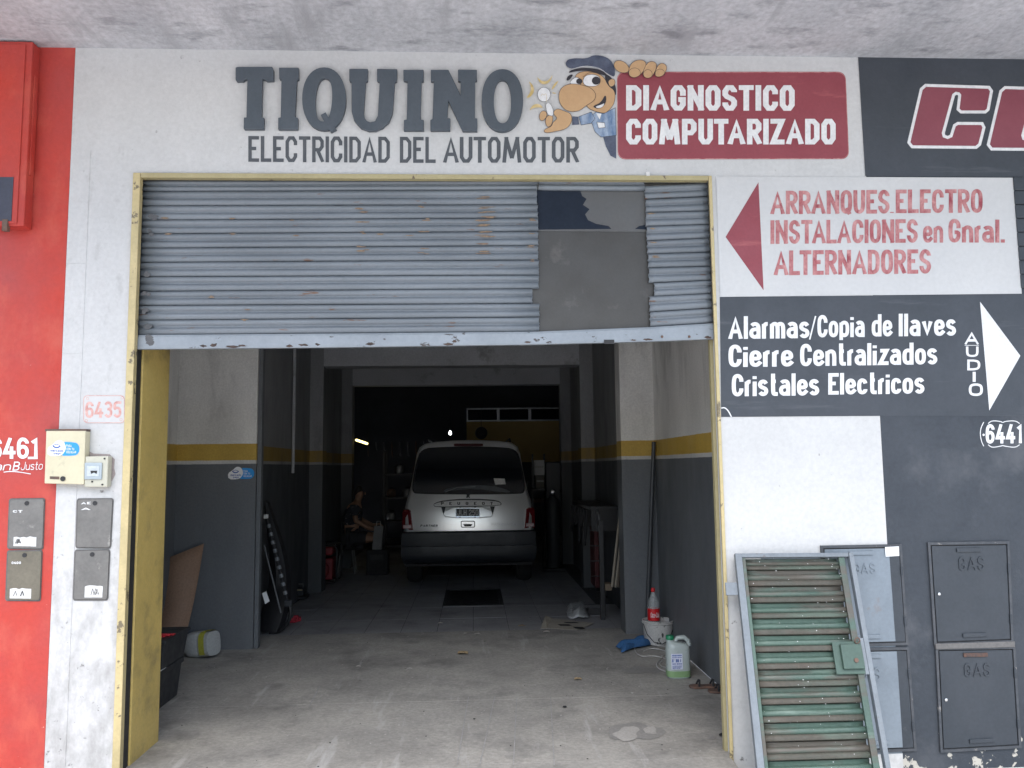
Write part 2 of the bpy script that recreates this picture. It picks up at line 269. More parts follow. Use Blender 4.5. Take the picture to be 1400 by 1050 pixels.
# ------------------------------------------------------------------ stroke lettering
O8 = [(0, .17), (0, .83), (.28, 1), (.72, 1), (1, .83), (1, .17), (.72, 0), (.28, 0)]
GL = {  # char: (width, closed flags, polylines), y 0..1 ; 'c' first = closed
 'A': (1.3, [[(0, 0), (.5, .99), (1, 0)], [(.2, .3), (.8, .3)]]),
 'B': (1, [[(0, 0), (0, 1)], [(0, 1), (.7, 1), (.95, .85), (.95, .65), (.7, .52), (0, .52)], [(0, .5), (.75, .5), (1, .35), (1, .15), (.72, 0), (0, 0)]]),
 'C': (1, [[(1, .68), (1, .83), (.72, 1), (.28, 1), (0, .83), (0, .17), (.28, 0), (.72, 0), (1, .17), (1, .32)]]),
 'D': (1, [[(0, 0), (0, 1)], [(0, 1), (.62, 1), (1, .83), (1, .17), (.62, 0), (0, 0)]]),
 'E': (.88, [[(1, 1), (0, 1), (0, 0), (1, 0)], [(0, .52), (.85, .52)]]),
 'G': (1, [[(1, .72), (1, .83), (.72, 1), (.28, 1), (0, .83), (0, .17), (.28, 0), (.72, 0), (1, .17), (1, .42), (.5, .42)]]),
 'H': (1, [[(0, 0), (0, 1)], [(1, 0), (1, 1)], [(0, .5), (1, .5)]]),
 'I': (0, [[(.5, 0), (.5, 1)]]),
 'J': (.9, [[(1, 1), (1, .17), (.7, 0), (.28, 0), (0, .17), (0, .3)]]),
 'L': (.85, [[(0, 1), (0, 0), (1, 0)]]),
 'M': (1.7, [[(0, 0), (.14, 1)], [(.14, 1), (.5, .12)], [(.5, .12), (.86, 1)], [(.86, 1), (1, 0)]]),
 'N': (1.1, [[(0, 0), (0, 1)], [(0, 1), (1, 0)], [(1, 0), (1, 1)]]),
 'O': (1, [['c'] + O8]),
 'P': (1, [[(0, 0), (0, 1)], [(0, 1), (.72, 1), (1, .86), (1, .58), (.72, .44), (0, .44)]]),
 'Q': (1, [['c'] + O8, [(.55, .2), (.95, -.12)]]),
 'R': (1, [[(0, 0), (0, 1)], [(0, 1), (.72, 1), (1, .86), (1, .62), (.72, .48), (0, .48)], [(.45, .48), (1, 0)]]),
 'S': (.95, [[(1, .78), (1, .84), (.72, 1), (.28, 1), (0, .83), (0, .66), (.2, .56), (.8, .44), (1, .33), (1, .17), (.72, 0), (.28, 0), (0, .17), (0, .28)]]),
 'T': (.98, [[(0, 1), (1, 1)], [(.5, 1), (.5, 0)]]),
 'U': (1, [[(0, 1), (0, .17), (.28, 0), (.72, 0), (1, .17), (1, 1)]]),
 'V': (1.05, [[(0, 1), (.5, 0), (1, 1)]]),
 'Z': (.95, [[(0, 1), (1, 1), (0, 0), (1, 0)]]),
 '0': (1, [['c'] + O8]), '1': (.45, [[(0, .8), (1, 1), (1, 0)]]),
 '2': (1, [[(0, .75), (0, .85), (.28, 1), (.72, 1), (1, .83), (1, .62), (0, .12), (0, 0), (1, 0)]]),
 '3': (.95, [[(0, .85), (.28, 1), (.72, 1), (1, .83), (1, .65), (.7, .53), (.35, .53)], [(.7, .53), (1, .4), (1, .17), (.72, 0), (.28, 0), (0, .15)]]),
 '4': (1.05, [[(.55, 1), (0, .25), (1, .25)], [(.75, .6), (.75, 0)]]),
 '5': (.95, [[(1, 1), (.05, 1), (0, .52), (.3, .62), (.72, .62), (1, .46), (1, .17), (.72, 0), (.28, 0), (0, .15)]]),
 '6': (1, [[(1, .76), (1, .84), (.72, 1), (.28, 1), (0, .8), (0, .17), (.28, 0), (.72, 0), (1, .17), (1, .42), (.72, .58), (.28, .58), (0, .42)]]),
 'a': (.95, [[(.05, .6), (.3, .68), (.75, .68), (1, .55), (1, 0)], [(1, .4), (.3, .4), (0, .3), (0, .1), (.3, 0), (.7, 0), (1, .12)]]),
 'c': (.85, [[(1, .5), (.9, .62), (.65, .68), (.28, .68), (0, .55), (0, .13), (.28, 0), (.72, 0), (1, .1), (1, .18)]]),
 'd': (.95, [[(1, 1), (1, 0)], [(1, .6), (.7, .68), (.28, .68), (0, .55), (0, .13), (.28, 0), (.7, 0), (1, .1)]]),
 'e': (.9, [[(0, .34), (1, .34), (1, .55), (.72, .68), (.28, .68), (0, .55), (0, .13), (.28, 0), (.72, 0), (1, .1)]]),
 'g': (.95, [[(1, .68), (1, -.15), (.7, -.28), (.1, -.25)], [(1, .6), (.7, .68), (.28, .68), (0, .55), (0, .13), (.28, 0), (.7, 0), (1, .1)]]),
 'i': (0, [[(.5, 0), (.5, .68)], [(.5, .82), (.5, .97)]]),
 'l': (0, [[(.5, 0), (.5, 1)]]),
 'm': (1.5, [[(0, 0), (0, .68)], [(0, .58), (.15, .68), (.35, .68), (.5, .58), (.5, 0)], [(.5, .58), (.65, .68), (.85, .68), (1, .58), (1, 0)]]),
 'n': (.9, [[(0, 0), (0, .68)], [(0, .55), (.3, .68), (.72, .68), (1, .55), (1, 0)]]),
 'o': (.92, [['c', (0, .13), (0, .55), (.28, .68), (.72, .68), (1, .55), (1, .13), (.72, 0), (.28, 0)]]),
 'p': (.95, [[(0, -.25), (0, .68)], [(0, .58), (.3, .68), (.72, .68), (1, .55), (1, .13), (.72, 0), (.3, 0), (0, .1)]]),
 'r': (.5, [[(0, 0), (0, .68)], [(0, .52), (.35, .68), (1, .68)]]),
 's': (.82, [[(1, .56), (.75, .68), (.25, .68), (0, .57), (0, .46), (.2, .38), (.8, .31), (1, .22), (1, .1), (.72, 0), (.28, 0), (0, .1)]]),
 't': (.55, [[(.35, 1), (.35, .1), (.6, 0), (1, 0)], [(-.1, .68), (1, .68)]]),
 'u': (.9, [[(0, .68), (0, .13), (.28, 0), (.7, 0), (1, .13)], [(1, .68), (1, 0)]]),
 'v': (.95, [[(0, .68), (.5, 0), (1, .68)]]),
 'z': (.85, [[(0, .68), (1, .68), (0, 0), (1, 0)]]),
 '/': (.6, [[(0, -.08), (1, 1.05)]]), '.': (0, [[(.5, 0), (.5, .07)]]), '-': (.5, [[(0, .35), (1, .35)]]), ' ': (.6, []), '_': (.3, [[(0, 0), (1, 0)]]),
}
SHARP = set('AMNVZvz/IL-.ETHil1_4')
def chaikin(P, closed, n=2):
    for _ in range(n):
        Q = []; m = len(P)
        for i in range(m if closed else m-1):
            a, b = P[i], P[(i+1) % m]
            Q += [(a[0]*.75+b[0]*.25, a[1]*.75+b[1]*.25), (a[0]*.25+b[0]*.75, a[1]*.25+b[1]*.75)]
        P = Q if closed else [P[0]]+Q+[P[-1]]
    return P
def stroke(P, hw, closed=False):       # quads in 2D with mitred joins
    m = len(P); L = []; R = []
    for i in range(m):
        a = P[i-1] if (closed or i > 0) else None; b = P[i]; c = P[(i+1) % m] if (closed or i < m-1) else None
        def nrm(p, q):
            d = (q[0]-p[0], q[1]-p[1]); l = math.hypot(*d) or 1e-9; return (-d[1]/l, d[0]/l)
        if a is None: n = nrm(b, c); k = 1
        elif c is None: n = nrm(a, b); k = 1
        else:
            n1, n2 = nrm(a, b), nrm(b, c); n = (n1[0]+n2[0], n1[1]+n2[1]); l = math.hypot(*n)
            if l < .25: n = n1; k = 1
            else: n = (n[0]/l, n[1]/l); k = min(1.9, 1/max(.3, (n[0]*n1[0]+n[1]*n1[1])))
        L.append((b[0]+n[0]*hw*k, b[1]+n[1]*hw*k)); R.append((b[0]-n[0]*hw*k, b[1]-n[1]*hw*k))
    return [(L[i], L[(i+1) % m], R[(i+1) % m], R[i]) for i in range(m if closed else m-1)]
def layout(text, cw=.46, th=.14, gap=.10, rnd_=False, slant=0):
    """per glyph: list of quads lists; unit cap height. returns glyphs, total width"""
    x = 0; out = []
    for ch in text:
        w, polys = GL[ch]; w = w*(cw-th); hw = th/2; qs = []
        if out and (out[-1][0]+ch in ('LT', 'AT', 'TA', 'LA', 'AL', 'UT', 'ra', 'RA', 'VA', 'AV', 'AU')): x -= gap*(1.3 if out[-1][0]+ch in ('LT', 'TA', 'AT') else .4)
        for P in polys:
            closed = bool(P) and P[0] == 'c'
            if closed: P = P[1:]
            if rnd_ and ch not in SHARP: P = chaikin(P, closed)
            P2 = []
            for u, v in P:
                yy = hw+v*(1-2*hw); P2.append((x+hw+u*w+slant*yy if w or True else x, yy))
            if ch in 'AMVNv' :   # extend diagonal ends to the lines
                pass
            ends = P2[:]
            if not closed and len(ends) > 1:  # flush stroke ends with the cap lines
                for e, f in ((0, 1), (-1, -2)):
                    if abs(P[e][1]-1) < 1e-6 or abs(P[e][1]) < 1e-6 or (ch in 'EBDPRHGF4e' and P[e][0] in (0, 1)):
                        dx, dy = ends[e][0]-ends[f][0], ends[e][1]-ends[f][1]; l = math.hypot(dx, dy) or 1
                        if abs(dy)/l > .5 or abs(dy)/l < .15: ends[e] = (ends[e][0]+dx/l*hw, ends[e][1]+dy/l*hw)
            qs.append(stroke(ends, hw, closed))
        if len(out) and out[-1][0] == 'r': x -= .05; qs = [[tuple((p[0]-.05, p[1]) for p in q_) for q_ in st__] for st__ in qs]
        if ch not in 'Qpg/':
            qs = [[tuple((p[0], min(1.0, max(0.0, p[1]))) for p in q_) for q_ in st__] for st__ in qs]
        out.append((ch, qs)); x += w+th+gap*(1 if ch != ' ' else 0)
    return out, x-gap
def write(text, f, mat, parent, per=True, name='letter', lift=None, **kw):
    """f(u,v,k) -> world, u,v in 0..1 across the text box"""
    gl, tw = layout(text, **kw); k = 0; allm = MB()
    for ch, qs in gl:
        if not qs: continue
        mb = MB() if per else allm
        for q in qs:
            k = (k+1) % 5
            for j, quad in enumerate(q): mb.sheet([f(p[0]/tw, p[1], k+(j % 9)*.09) for p in quad][::-1])
        if per: mb.build(name, mat, parent)
    if not per: allm.build(name, mat, parent, kind='stuff' if len(gl) > 1 and name == 'lettering_stuff' else None)
def quadmap(bl, br, tl, tr, Y, eps=.00025, plane=None):
    a, b, c, d = [plane(*p) if plane else W(p[0], p[1], Y) for p in (bl, br, tl, tr)]
    def f(u, v, k):
        p = [(a[i]*(1-u)+b[i]*u)*(1-v)+(c[i]*(1-u)+d[i]*u)*v for i in range(3)]
        p[1] -= k*eps; return tuple(p)
    return f
def ptext(text, x0, x1, ytl, ybl, ytr, ybr, Y, mat, parent, per=True, name='letter', **kw):
    sh = (ybl-ytl)*.04*(1 if x1 < 640 else -1)
    write(text, quadmap((x0, ybl), (x1, ybr), (x0+0, ytl), (x1+0, ytr), Y), mat, parent, per, name, **kw)
def ppoly(pts, Y, mat, parent, name, th=0, **kw):     # polygon given by points seen on the plane Y
    P = [W(x, y, Y) for x, y in pts]
    mb = MB()
    if th: mb.prism(P, (0, th, 0))
    else: mb.sheet(P)
    return mb.build(name, mat, parent, **kw)
def zc(pts, ox, oy, s): return [(ox+x/s, oy+y/s) for x, y in pts]
def ell(cx, cy, rx, ry, n=36, p=2.0, tilt=0):
    out = []
    for k in range(n):
        a = 2*math.pi*k/n; c, s_ = math.cos(a), math.sin(a)
        x = rx*math.copysign(abs(c)**(2/p), c); y = ry*math.copysign(abs(s_)**(2/p), s_)
        out.append((cx+x+tilt*y, cy+y))
    return out
def rrect(x0, y0, x1, y1, r, n=4):
    out = []
    for cx, cy, a0 in ((x1-r, y1-r, 0), (x0+r, y1-r, 90), (x0+r, y0+r, 180), (x1-r, y0+r, 270)):
        for k in range(n+1):
            a = math.radians(a0+90*k/n); out.append((cx+r*math.cos(a), cy+r*math.sin(a)))
    return out
def pstroke(pts, hw, Y, mat, parent, name, closed=False, smooth=False):
    if smooth: pts = chaikin(pts, closed)
    mb = MB()
    for j, q in enumerate(stroke(pts, hw, closed)): mb.sheet([W(x, y, Y-(j % 5)*2e-5) for x, y in q])
    return mb.build(name, mat, parent)
def struct(mb, name, mat, **kw):
    o = mb.build(name, mat, **kw); o['kind'] = 'structure'; return o

# ------------------------------------------------------------------ the setting
XL, XR, ZT, ZC = -1.92, 1.41, 3.285, 4.03
XB = W(1203, 568)[0]; XRED = -2.275
struct(MB().box(-300, -300, -.42, 300, 300, -.33), 'ground', m_street)
struct(MB().box(-60, -16, -.315, 60, -5.2, -.24), 'street', m_street)
struct(MB().box(-60, -5.2, -.315, 60, -5.05, -.096), 'kerb', m_pave)
pv = struct(MB().box(-60, -5.045, -.3, 60, -.002, -.10), 'pavement', m_pave)
struct(MB().box(-60, -19, -.315, 60, -16.005, -.1), 'opposite_pavement', m_pave)
m_grout = M('dusty_grout', (.07, .07, .07), r=.9)
# garage floor: front apron, second slab, then cement tiles
fl = bpy.data.objects.new('garage_floor', None); COL.objects.link(fl); fl['kind'] = 'structure'
MB().prism([(-2.68, 1.22, 0), (-2.68, .002, 0), (-2.68, .002, -.32), (-2.68, 1.22, -.32)], (4.44, 0, 0)).build('concrete_slab', m_floor, fl)
MB().prism([(-1.915, .0015, -.0005), (-1.915, -.35, -.02), (-1.915, -.62, -.099), (-1.915, .0015, -.099)], (3.31, 0, 0)).build('threshold_ramp', m_floor, fl)
MB().box(-2.68, 1.2202, -.2, 1.76, 3.60, .0008).build('concrete_slab', m_floor, fl)
MB().box(-2.68, 3.6002, -.2, 2.4, 14.4, -.003).build('floor_base', m_grout, fl)
tme = {}
HATCH = (-.36, 5.08, .37, 6.32)
xs = [-.37+.355*i for i in range(-5, 6)]
for j in range(8):
    y0 = 3.600+.70*j
    for i in range(len(xs)):
        x0 = xs[i]; x1 = x0+.355
        if x1 > 1.66 and j > 1: continue
        if x0 < -2.15: x0 = -2.15
        h = rnd.uniform(-.002, .003)
        if j in (2, 3) and x0 > -.40 and x1 < .38: continue
        MB().box(x0+.0025, y0+.003, -.01, x1-.0025, y0+.697, -.0006+h*.4).build('tile', m_tile, fl)
MB().box(-.362, 5.02, -.01, .338, 5.07, .002).build('tile', m_tile, fl)
MB().box(-2.16, 9.22, -.01, 2.4, 14.4, 0).build('concrete_slab', m_floor2, fl)
MB().box(-.362, 6.34, -.01, .338, 6.405, .002).build('tile', m_tile, fl)
hp = thing('floor_hatch', 'dark rectangular steel hatch set in the garage floor behind the van', 'floor hatch', (0, 5.7, 0))
MB().ring([(-.36, 5.08, .004), (.335, 5.08, .004), (.335, 6.33, .004), (-.36, 6.33, .004)], [(-.32, 5.12, .004), (.295, 5.12, .004), (.295, 6.29, .004), (-.32, 6.29, .004)], (0, 0, -.012)).build('hatch_frame', m_blackgap, hp)
MB().box(-.318, 5.122, -.011, .293, 6.288, -.002).build('hatch_plate', M('oily_black_steel', (.012, .012, .014), r=.5), hp)

m_stpale = M('pale_cement_patch', (.37, .355, .33), (.30, .29, .27), r=.85, s=9)
m_scrape = M('faint_scrape', (.33, .325, .315), (.24, .235, .23), r=.85, s=12, amt=1)
m_stdark = M('oily_stain', (.235, .228, .215), (.26, .25, .238), r=.6, s=6)
def blot(cx, cy, rx, ry, z, mat, seed, name):
    r_ = random.Random(seed); n_ = 22; ph_ = [r_.uniform(0, 6.28) for _ in range(4)]
    pts = []
    for i in range(n_):
        a = 2*math.pi*i/n_; k_ = 1+.16*math.sin(2*a+ph_[0])+.13*math.sin(3*a+ph_[1])+.09*math.sin(5*a+ph_[2])+r_.uniform(-.04, .04)
        q = G(cx+rx*k_*math.cos(a), cy+ry*k_*math.sin(a), z); pts.append(q)
    return MB().sheet(pts[::-1]).build(name, mat, fl)
blot(868, 1000, 34, 13, .0035, m_stdark, 4, 'dark_stain'); blot(857, 1003, 18, 9, .005, m_stpale, 5, 'pale_patch'); blot(889, 998, 10, 5, .005, m_stpale, 6, 'pale_patch')
blot(878, 916, 24, 5, .0035, m_stdark, 7, 'dark_stain'); blot(1003-30, 1008, 5, 3, .0035, m_stdark, 8, 'dark_stain'); blot(860, 871, 22, 4, .0045, m_stdark, 9, 'dark_stain')
for xa, xb in ((640, 624), (676, 655), (706, 701), (752, 757), (430, 415)):
    P = [G(xa, 952, .0035), G(xa+1.3, 952, .0035), G(xb+1.8, 1046, .0035), G(xb, 1046, .0035)] if xa != 430 else [G(436, 938, .0035), G(438, 938, .0035), G(424, 966, .0035), G(422, 966, .0035)]
    MB().sheet(P[::-1]).build('scrape_mark', m_scrape, fl)
r_ = random.Random(77)
for nm, mt, cnt in (('pale_grit', m_stpale, 260), ('dark_grit', m_seam, 130)):
    mb = MB()
    for _ in range(cnt):
        x = r_.uniform(-2.2, 1.75); y = r_.uniform(.0, 1)**1.4*7+.02 if x > -1.85 else r_.uniform(.6, 3)
        if y > 3.1: x = max(-1.9, min(1.5, x))
        if x > 1.35 and y < .2: continue
        q_ = r_.uniform(.0012, .0042)*(1 if r_.random() < .93 else 1.7); a_ = r_.uniform(0, 6.28); n_ = 5
        mb.prism([(x+q_*1.3*math.cos(a_+t), y+q_*math.sin(a_+t)*1.2, .0012) for t in [1.2566*k_ for k_ in range(n_)]], (0, 0, q_*.7))
    mb.build(nm, mt, fl, kind='stuff')
# interior shell
def wall(name, x0, y0, z0, x1, y1, z1, m=m_intwall): return struct(MB().box(x0, y0, z0, x1, y1, z1), name, m)
wall('wall_left_front', -2.85, .55, 0, -2.70, 3.0, 3.3)
wall('wall_left_return', -2.85, 3.0, 0, -1.985, 3.16, 3.3)
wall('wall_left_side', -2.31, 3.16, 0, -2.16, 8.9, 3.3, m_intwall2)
wall('wall_right_front', 1.765, .14, 0, 1.95, 3.30, 3.3)
wall('column_right_front', 1.435, 3.30, 0, 1.95, 3.55, 3.3)
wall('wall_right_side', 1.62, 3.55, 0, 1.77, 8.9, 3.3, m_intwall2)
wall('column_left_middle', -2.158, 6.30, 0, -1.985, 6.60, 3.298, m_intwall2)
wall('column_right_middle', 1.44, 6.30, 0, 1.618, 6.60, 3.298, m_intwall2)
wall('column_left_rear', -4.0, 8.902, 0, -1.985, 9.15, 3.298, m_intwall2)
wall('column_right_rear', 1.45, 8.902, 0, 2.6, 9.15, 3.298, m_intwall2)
m_beam = M('beam_plaster', (.50, .51, .53), r=.8, s=2, dirt=(.3, .3, .3), dth=.6, dscale=2)
struct(MB().box(-1.983, 6.30, 2.955, 1.438, 6.60, 3.297), 'beam_middle', m_beam)
struct(MB().box(-1.983, 8.904, 2.955, 1.448, 9.15, 3.297), 'beam_rear', m_beam)
struct(MB().box(-1.983, 3.02, 3.04, 1.433, 3.16, 3.297), 'beam_front', m_beam)
struct(MB().box(-2.9, .14, 3.302, 2.6, 9.15, 3.45), 'ceiling', m_intceil)
struct(MB().box(-4.1, 9.16, 3.9, 2.7, 14.6, 4.05), 'ceiling_rear', m_intceil)
struct(MB().box(-4.1, 9.0, 3.46, 2.7, 9.15, 4.05), 'wall_rear_upper', m_backwall)
wall('wall_back', -4.1, 14.45, -.1, 2.7, 14.6, 3.9, m_backwall)
wall('wall_rear_left', -4.1, 9.16, -.1, -4.0, 14.44, 3.9, m_backwall)
wall('wall_rear_right', 2.6, 9.16, -.1, 2.7, 14.44, 3.9, m_backwall)

# canopy over the pavement
cn = struct(MB().box(-9, -2.2, ZC, 9, .3, ZC+.16), 'canopy', m_conc)

# ------------------------------------------------------------------ street walls
fw = thing('shopfront_wall', 'white plastered garage front wall around the half-raised shutter', 'wall', (-.3, 0, 0))
MB().box(XRED, 0, -.25, XL, .13, ZC).build('left_pier', m_whitepier, fw)
MB().box(XL, 0, ZT, XR, .13, ZC).build('lintel_wall', m_white, fw)
MB().box(XR, 0, -.25, XB, .13, ZC).build('right_pier', m_white, fw)
MB().box(XRED, .132, -.01, -1.885, .54, 3.3).build('reveal_pier', m_yellow, fw, bevel=.004, label='yellow painted reveal of the left pier')
MB().box(-2.9, .132, 0, XRED-.002, .54, 3.3).build('inner_pier', m_intwall, fw)
pl = MB()
for a, b in ((-.2, .86), (.861, 1.52), (1.521, 2.25), (2.251, 2.76), (2.761, 3.42)): pl.box(XRED+.001, -.0022, a, -2.165, -.0003, b)
pl.build('plaster_strip', m_whitepier, fw, kind='stuff')
MB().tube([W(885, 236, -.005), W(886, 241, -.01)], .012, 6).build('old_hook', m_paper, fw)
rw = thing('red_neighbour_wall', 'bright red painted wall of the left neighbour', 'wall', (-4, 0, 0))
MB().box(-9, -.001, -.25, XRED-.001, .13, ZC).build('wall_face', m_red, rw)
dw = thing('slate_neighbour_wall', 'dark slate painted wall of the right neighbour with peeling foot', 'wall', (4, 0, 0))
MB().box(XB+.001, -.001, -.25, 9, .13, ZC).build('wall_face', m_dark, dw)
lv = thing('grey_roller_door', 'edge of a dark grey slatted roller door at far right', 'roller door', W(1420, 340))
for k in range(9):
    z = W(1390, 243, 0)[2]-.0-k*.085
    if z-.08 > W(1395, 402, 0)[2]-.02: MB().box(W(1388, 300, 0)[0], -.012, z-.081, W(1388, 300, 0)[0]+1.6, -.003, z).build('slat', m_gasd, lv, bevel=.004)

# red neighbour's sign box
sb = thing('red_sign_box', 'red metal sign box with navy rectangle projecting from the red wall', 'sign box', W(10, 200, 0))
a, b = W(43, 72, -.085), W(26, 309, -.085)
x1 = (a[0]+b[0])/2+.015; zb = b[2]
MB().box(x1-1.2, -.085, zb, x1, -.0025, ZC-.01).build('box_body', m_red, sb, bevel=.006)
MB().box(x1-1.18, -.092, zb+.012, x1-.035, -.0855, ZC-.03).build('front_panel', m_red, sb, bevel=.004)
MB().box(x1-1.18, -.095, W(0, 302, -.095)[2], W(17, 270, -.095)[0], -.0925, W(0, 242, -.095)[2]).build('navy_panel', M('navy_sign_panel', (.045, .05, .075), r=.5), sb)
MB().box(x1-.11, -.10, zb-.03, x1-.08, -.07, zb+.035).build('bracket', m_rust, sb, bevel=.002)
MB().box(x1+.0005, -.06, zb+.3, x1+.008, -.03, ZC-.2).build('side_seam', m_red, sb)

# ------------------------------------------------------------------ door frame and shutter
df = thing('door_frame', 'ochre yellow steel frame around the wide garage opening', 'door frame', (XL, 0, 0))
MB().box(XL, -.014, -.095, W(171.5, 821, -.014)[0], .03, ZT).build('left_jamb', m_frame2, df, bevel=.003)
MB().box(W(171.5, 821, -.014)[0]+.001, -.014, ZT-.028, W(990.5, 821, -.014)[0]-.001, .03, ZT).build('head', m_frame, df, bevel=.003)
MB().box(W(990.5, 821, -.014)[0], -.014, -.095, XR, .002, ZT).build('right_jamb', m_frame2, df, bevel=.003)
MB().box(W(983.5, 821, .085)[0], .085, 0, W(988, 821, .085)[0], .125, ZT-.1).build('inner_strip', m_frame, df, bevel=.002)
MB().box(W(988.2, 821, .085)[0], .034, 0, XR+.35, .125, ZT-.1).build('guide_channel', m_blackgap, df)
MB().box(-1.97, .034, 0, -1.893, .125, ZT-.1).build('guide_channel', m_blackgap, df)

YS = .055
sh = thing('roller_shutter', 'half-raised blue-grey roller shutter with rust spots and a plain sheet patch', 'shutter', (-.25, YS, ZT))
LL = [247, 262.3, 281.6, 301.2, 320, 339.6, 359, 378.7, 398.6, 418, 438, 458.2]
LM = [247, 259.7, 280.3, 298.3, 316.6, 336, 355.7, 376.3, 394.9, 415.1, 433.7, 453.7]
RM = [254, 272.9, 290.9, 309.7, 329.4, 347.4, 366.3, 386.9, 405.4, 426.6, 447]
RR = [250, 269, 288.6, 307, 325.7, 344.9, 364.3, 383.4, 401.4, 421.4, 441.4]
PROF = [(0, .012), (.03, -.003), (.06, -.008), (.18, -.0115), (.30, -.0105), (.36, -.005), (.41, .001), (.50, .002), (.55, -.003), (.60, -.0095), (.72, -.012), (.84, -.0105), (.92, -.006), (.965, .0), (.985, .012)]
def slat(p0t, p0b, p1t, p1b, seed):
    """p: (px,py) top / bottom at both ends"""
    r_ = random.Random(seed); mb = MB(); n = 10; vs = []
    for i in range(n+1):
        u = i/n; wob = r_.uniform(-.0012, .0012) if 0 < i < n else 0
        for t, d in PROF:
            xa = p0t[0]*(1-t)+p0b[0]*t; xb = p1t[0]*(1-t)+p1b[0]*t
            jx = (r_.uniform(-.7, .7) if i in (0, n) else 0)
            ya = p0t[1]*(1-t)+p0b[1]*t; yb = p1t[1]*(1-t)+p1b[1]*t
            q = W(xa*(1-u)+xb*u+jx, ya*(1-u)+yb*u, YS); vs.append((q[0], YS+d+wob, q[2]))
    m = len(PROF)
    mb.add(vs, [(i*m+k, (i+1)*m+k, (i+1)*m+k+1, i*m+k+1) for i in range(n) for k in range(m-1)])
    o = mb.build('slat', m_slat, sh, smooth=True, angle=1.2)
    s_ = o.modifiers.new('solid', 'SOLIDIFY'); s_.thickness = .0012; s_.offset = 1
def XLp(y): return W2px(-1.895, y)
def W2px(X, py):     # px where plane Y=YS has this X at row py (bisection)
    lo, hi = -200, 1600
    for _ in range(40):
        mid = (lo+hi)/2
        if W(mid, py, YS)[0] < X: lo = mid
        else: hi = mid
    return lo
for i in range(11):
    xe = 734+i*.35; bite = 9 if i == 8 else rnd.uniform(-.5, .5)
    slat((W2px(-1.895, LL[i]), LL[i]), (W2px(-1.895, LL[i+1]), LL[i+1]), (xe-bite, LM[i]), (xe-bite, LM[i+1]), i)
for i in range(10):
    xe = 881+i*.85; bite = 7 if i == 7 else rnd.uniform(-.5, .5)
    slat((xe+bite, RM[i]), (xe+bite, RM[i+1]), (W2px(1.40, RR[i]), RR[i]), (W2px(1.40, RR[i+1]), RR[i+1]), 50+i)
Yp = YS+.016
mb = MB(); mb.box(-1.89, Yp+.004, W(700, 247, Yp)[2]-.01, 1.36, Yp+.012, ZT-.02); mb.build('top_plate', m_patch2, sh)
slat((736, 245), (736, 260), (881, 246), (881, 261), 99)
ppoly([(728, 258), (887, 258), (888, 317), (728, 316)], Yp-.004, m_patch2, sh, 'patch_sheet', th=.003, label='upper patch sheet, left half daubed navy')
bl_ = [(729, 260), (793, 260), (796, 268), (802, 272), (797, 280), (806, 286), (800, 293), (804, 301), (815, 306), (832, 309), (836, 313), (729, 314)]
ppoly(bl_, Yp-.0046, m_patchblue, sh, 'paint_blot')
ppoly([(868, 313), (874, 309), (884, 307), (886, 314)], Yp-.0046, m_patchblue, sh, 'paint_blot')
ppoly([(722, 314), (897, 315), (900, 452), (722, 456)], Yp, m_patch, sh, 'patch_sheet', th=.003, label='plain grey-brown lower patch sheet')
# bottom rail, sagging to the left
def rail_pt(px, py, d): q = W(px, py, YS); return (q[0], YS+d, q[2])
top = [(190, 458.5), (460, 456.5), (735, 454), (885, 448), (974, 442.5)]; bot = [(189, 478), (460, 475.5), (735, 471.5), (885, 467.5), (975, 464)]
mb = MB()
for d, off in ((-.018, 0),):
    vs = []
    for (tx, ty), (bx, by) in zip(top, bot):
        vs += [rail_pt(tx, ty-1.2, .008), rail_pt(tx, ty, -.012), rail_pt(tx, ty+3, -.018), rail_pt(bx, by-2, -.018), rail_pt(bx, by, -.016), rail_pt(bx, by, .014)]
    mb.add(vs, [(i*6+k, i*6+(k+1) % 6, (i+1)*6+(k+1) % 6, (i+1)*6+k) for i in range(4) for k in range(6)]+[(5, 4, 3, 2, 1, 0), (24, 25, 26, 27, 28, 29)])
mb.build('bottom_rail', m_rail, sh, bevel=.0015)
for x in (941, 904):
    q = W(x, 461, YS); MB().lathe([(.006, 0), (.008, .004), (.006, .008)], (q[0], YS-.026, q[2]), 10, 'y').build('rivet', m_rust, sh)
q = W(832, 468, YS); MB().box(q[0]-.03, YS-.021, q[2]-.012, q[0]+.03, YS-.0185, q[2]+.012).build('lock_slot', m_ink, sh)

mb = MB(); r_ = random.Random(21); j = 0
spots = [(495, y, 9, 1.6) for y in (285, 289, 302, 318, 338, 343)]+[(580, y, 8, 1.5) for y in (282, 300, 318, 340, 346)]+[(664, y, 13, 1.8) for y in (270, 284, 290, 297, 302, 308, 316, 322, 333, 345)]
spots += [(x, y, 7, 1.4) for x, y in ((225, 299), (317, 299), (399, 299.5), (318, 320), (405, 321), (230, 319), (520, 320), (560, 321), (289, 405), (338, 423), (334, 437), (728, 300), (727, 318), (726, 337), (728, 356), (890, 292), (892, 312), (894, 332), (896, 350))]
for x, y, rx, ry in spots:
    for q_ in range(2):
        j += 1; cx_, cy_ = x+r_.uniform(-6, 6)*(rx > 7), y+r_.uniform(-1.5, 1.5); a_, b_ = rx*r_.uniform(.4, 1), ry*r_.uniform(.35, .8)
        n_ = 9; mb.sheet([W(cx_+a_*math.cos(t)*r_.uniform(.6, 1.1), cy_+b_*math.sin(t)*r_.uniform(.6, 1.1), YS-.0146-(j % 7)*1e-4) for t in [-2*math.pi*k_/n_ for k_ in range(n_)]])
mb.build('rust_mark', M('flaked_rust', (.16, .105, .075), (.26, .19, .12), r=.85, s=60, amt=1), sh, kind='stuff')
mb = MB()
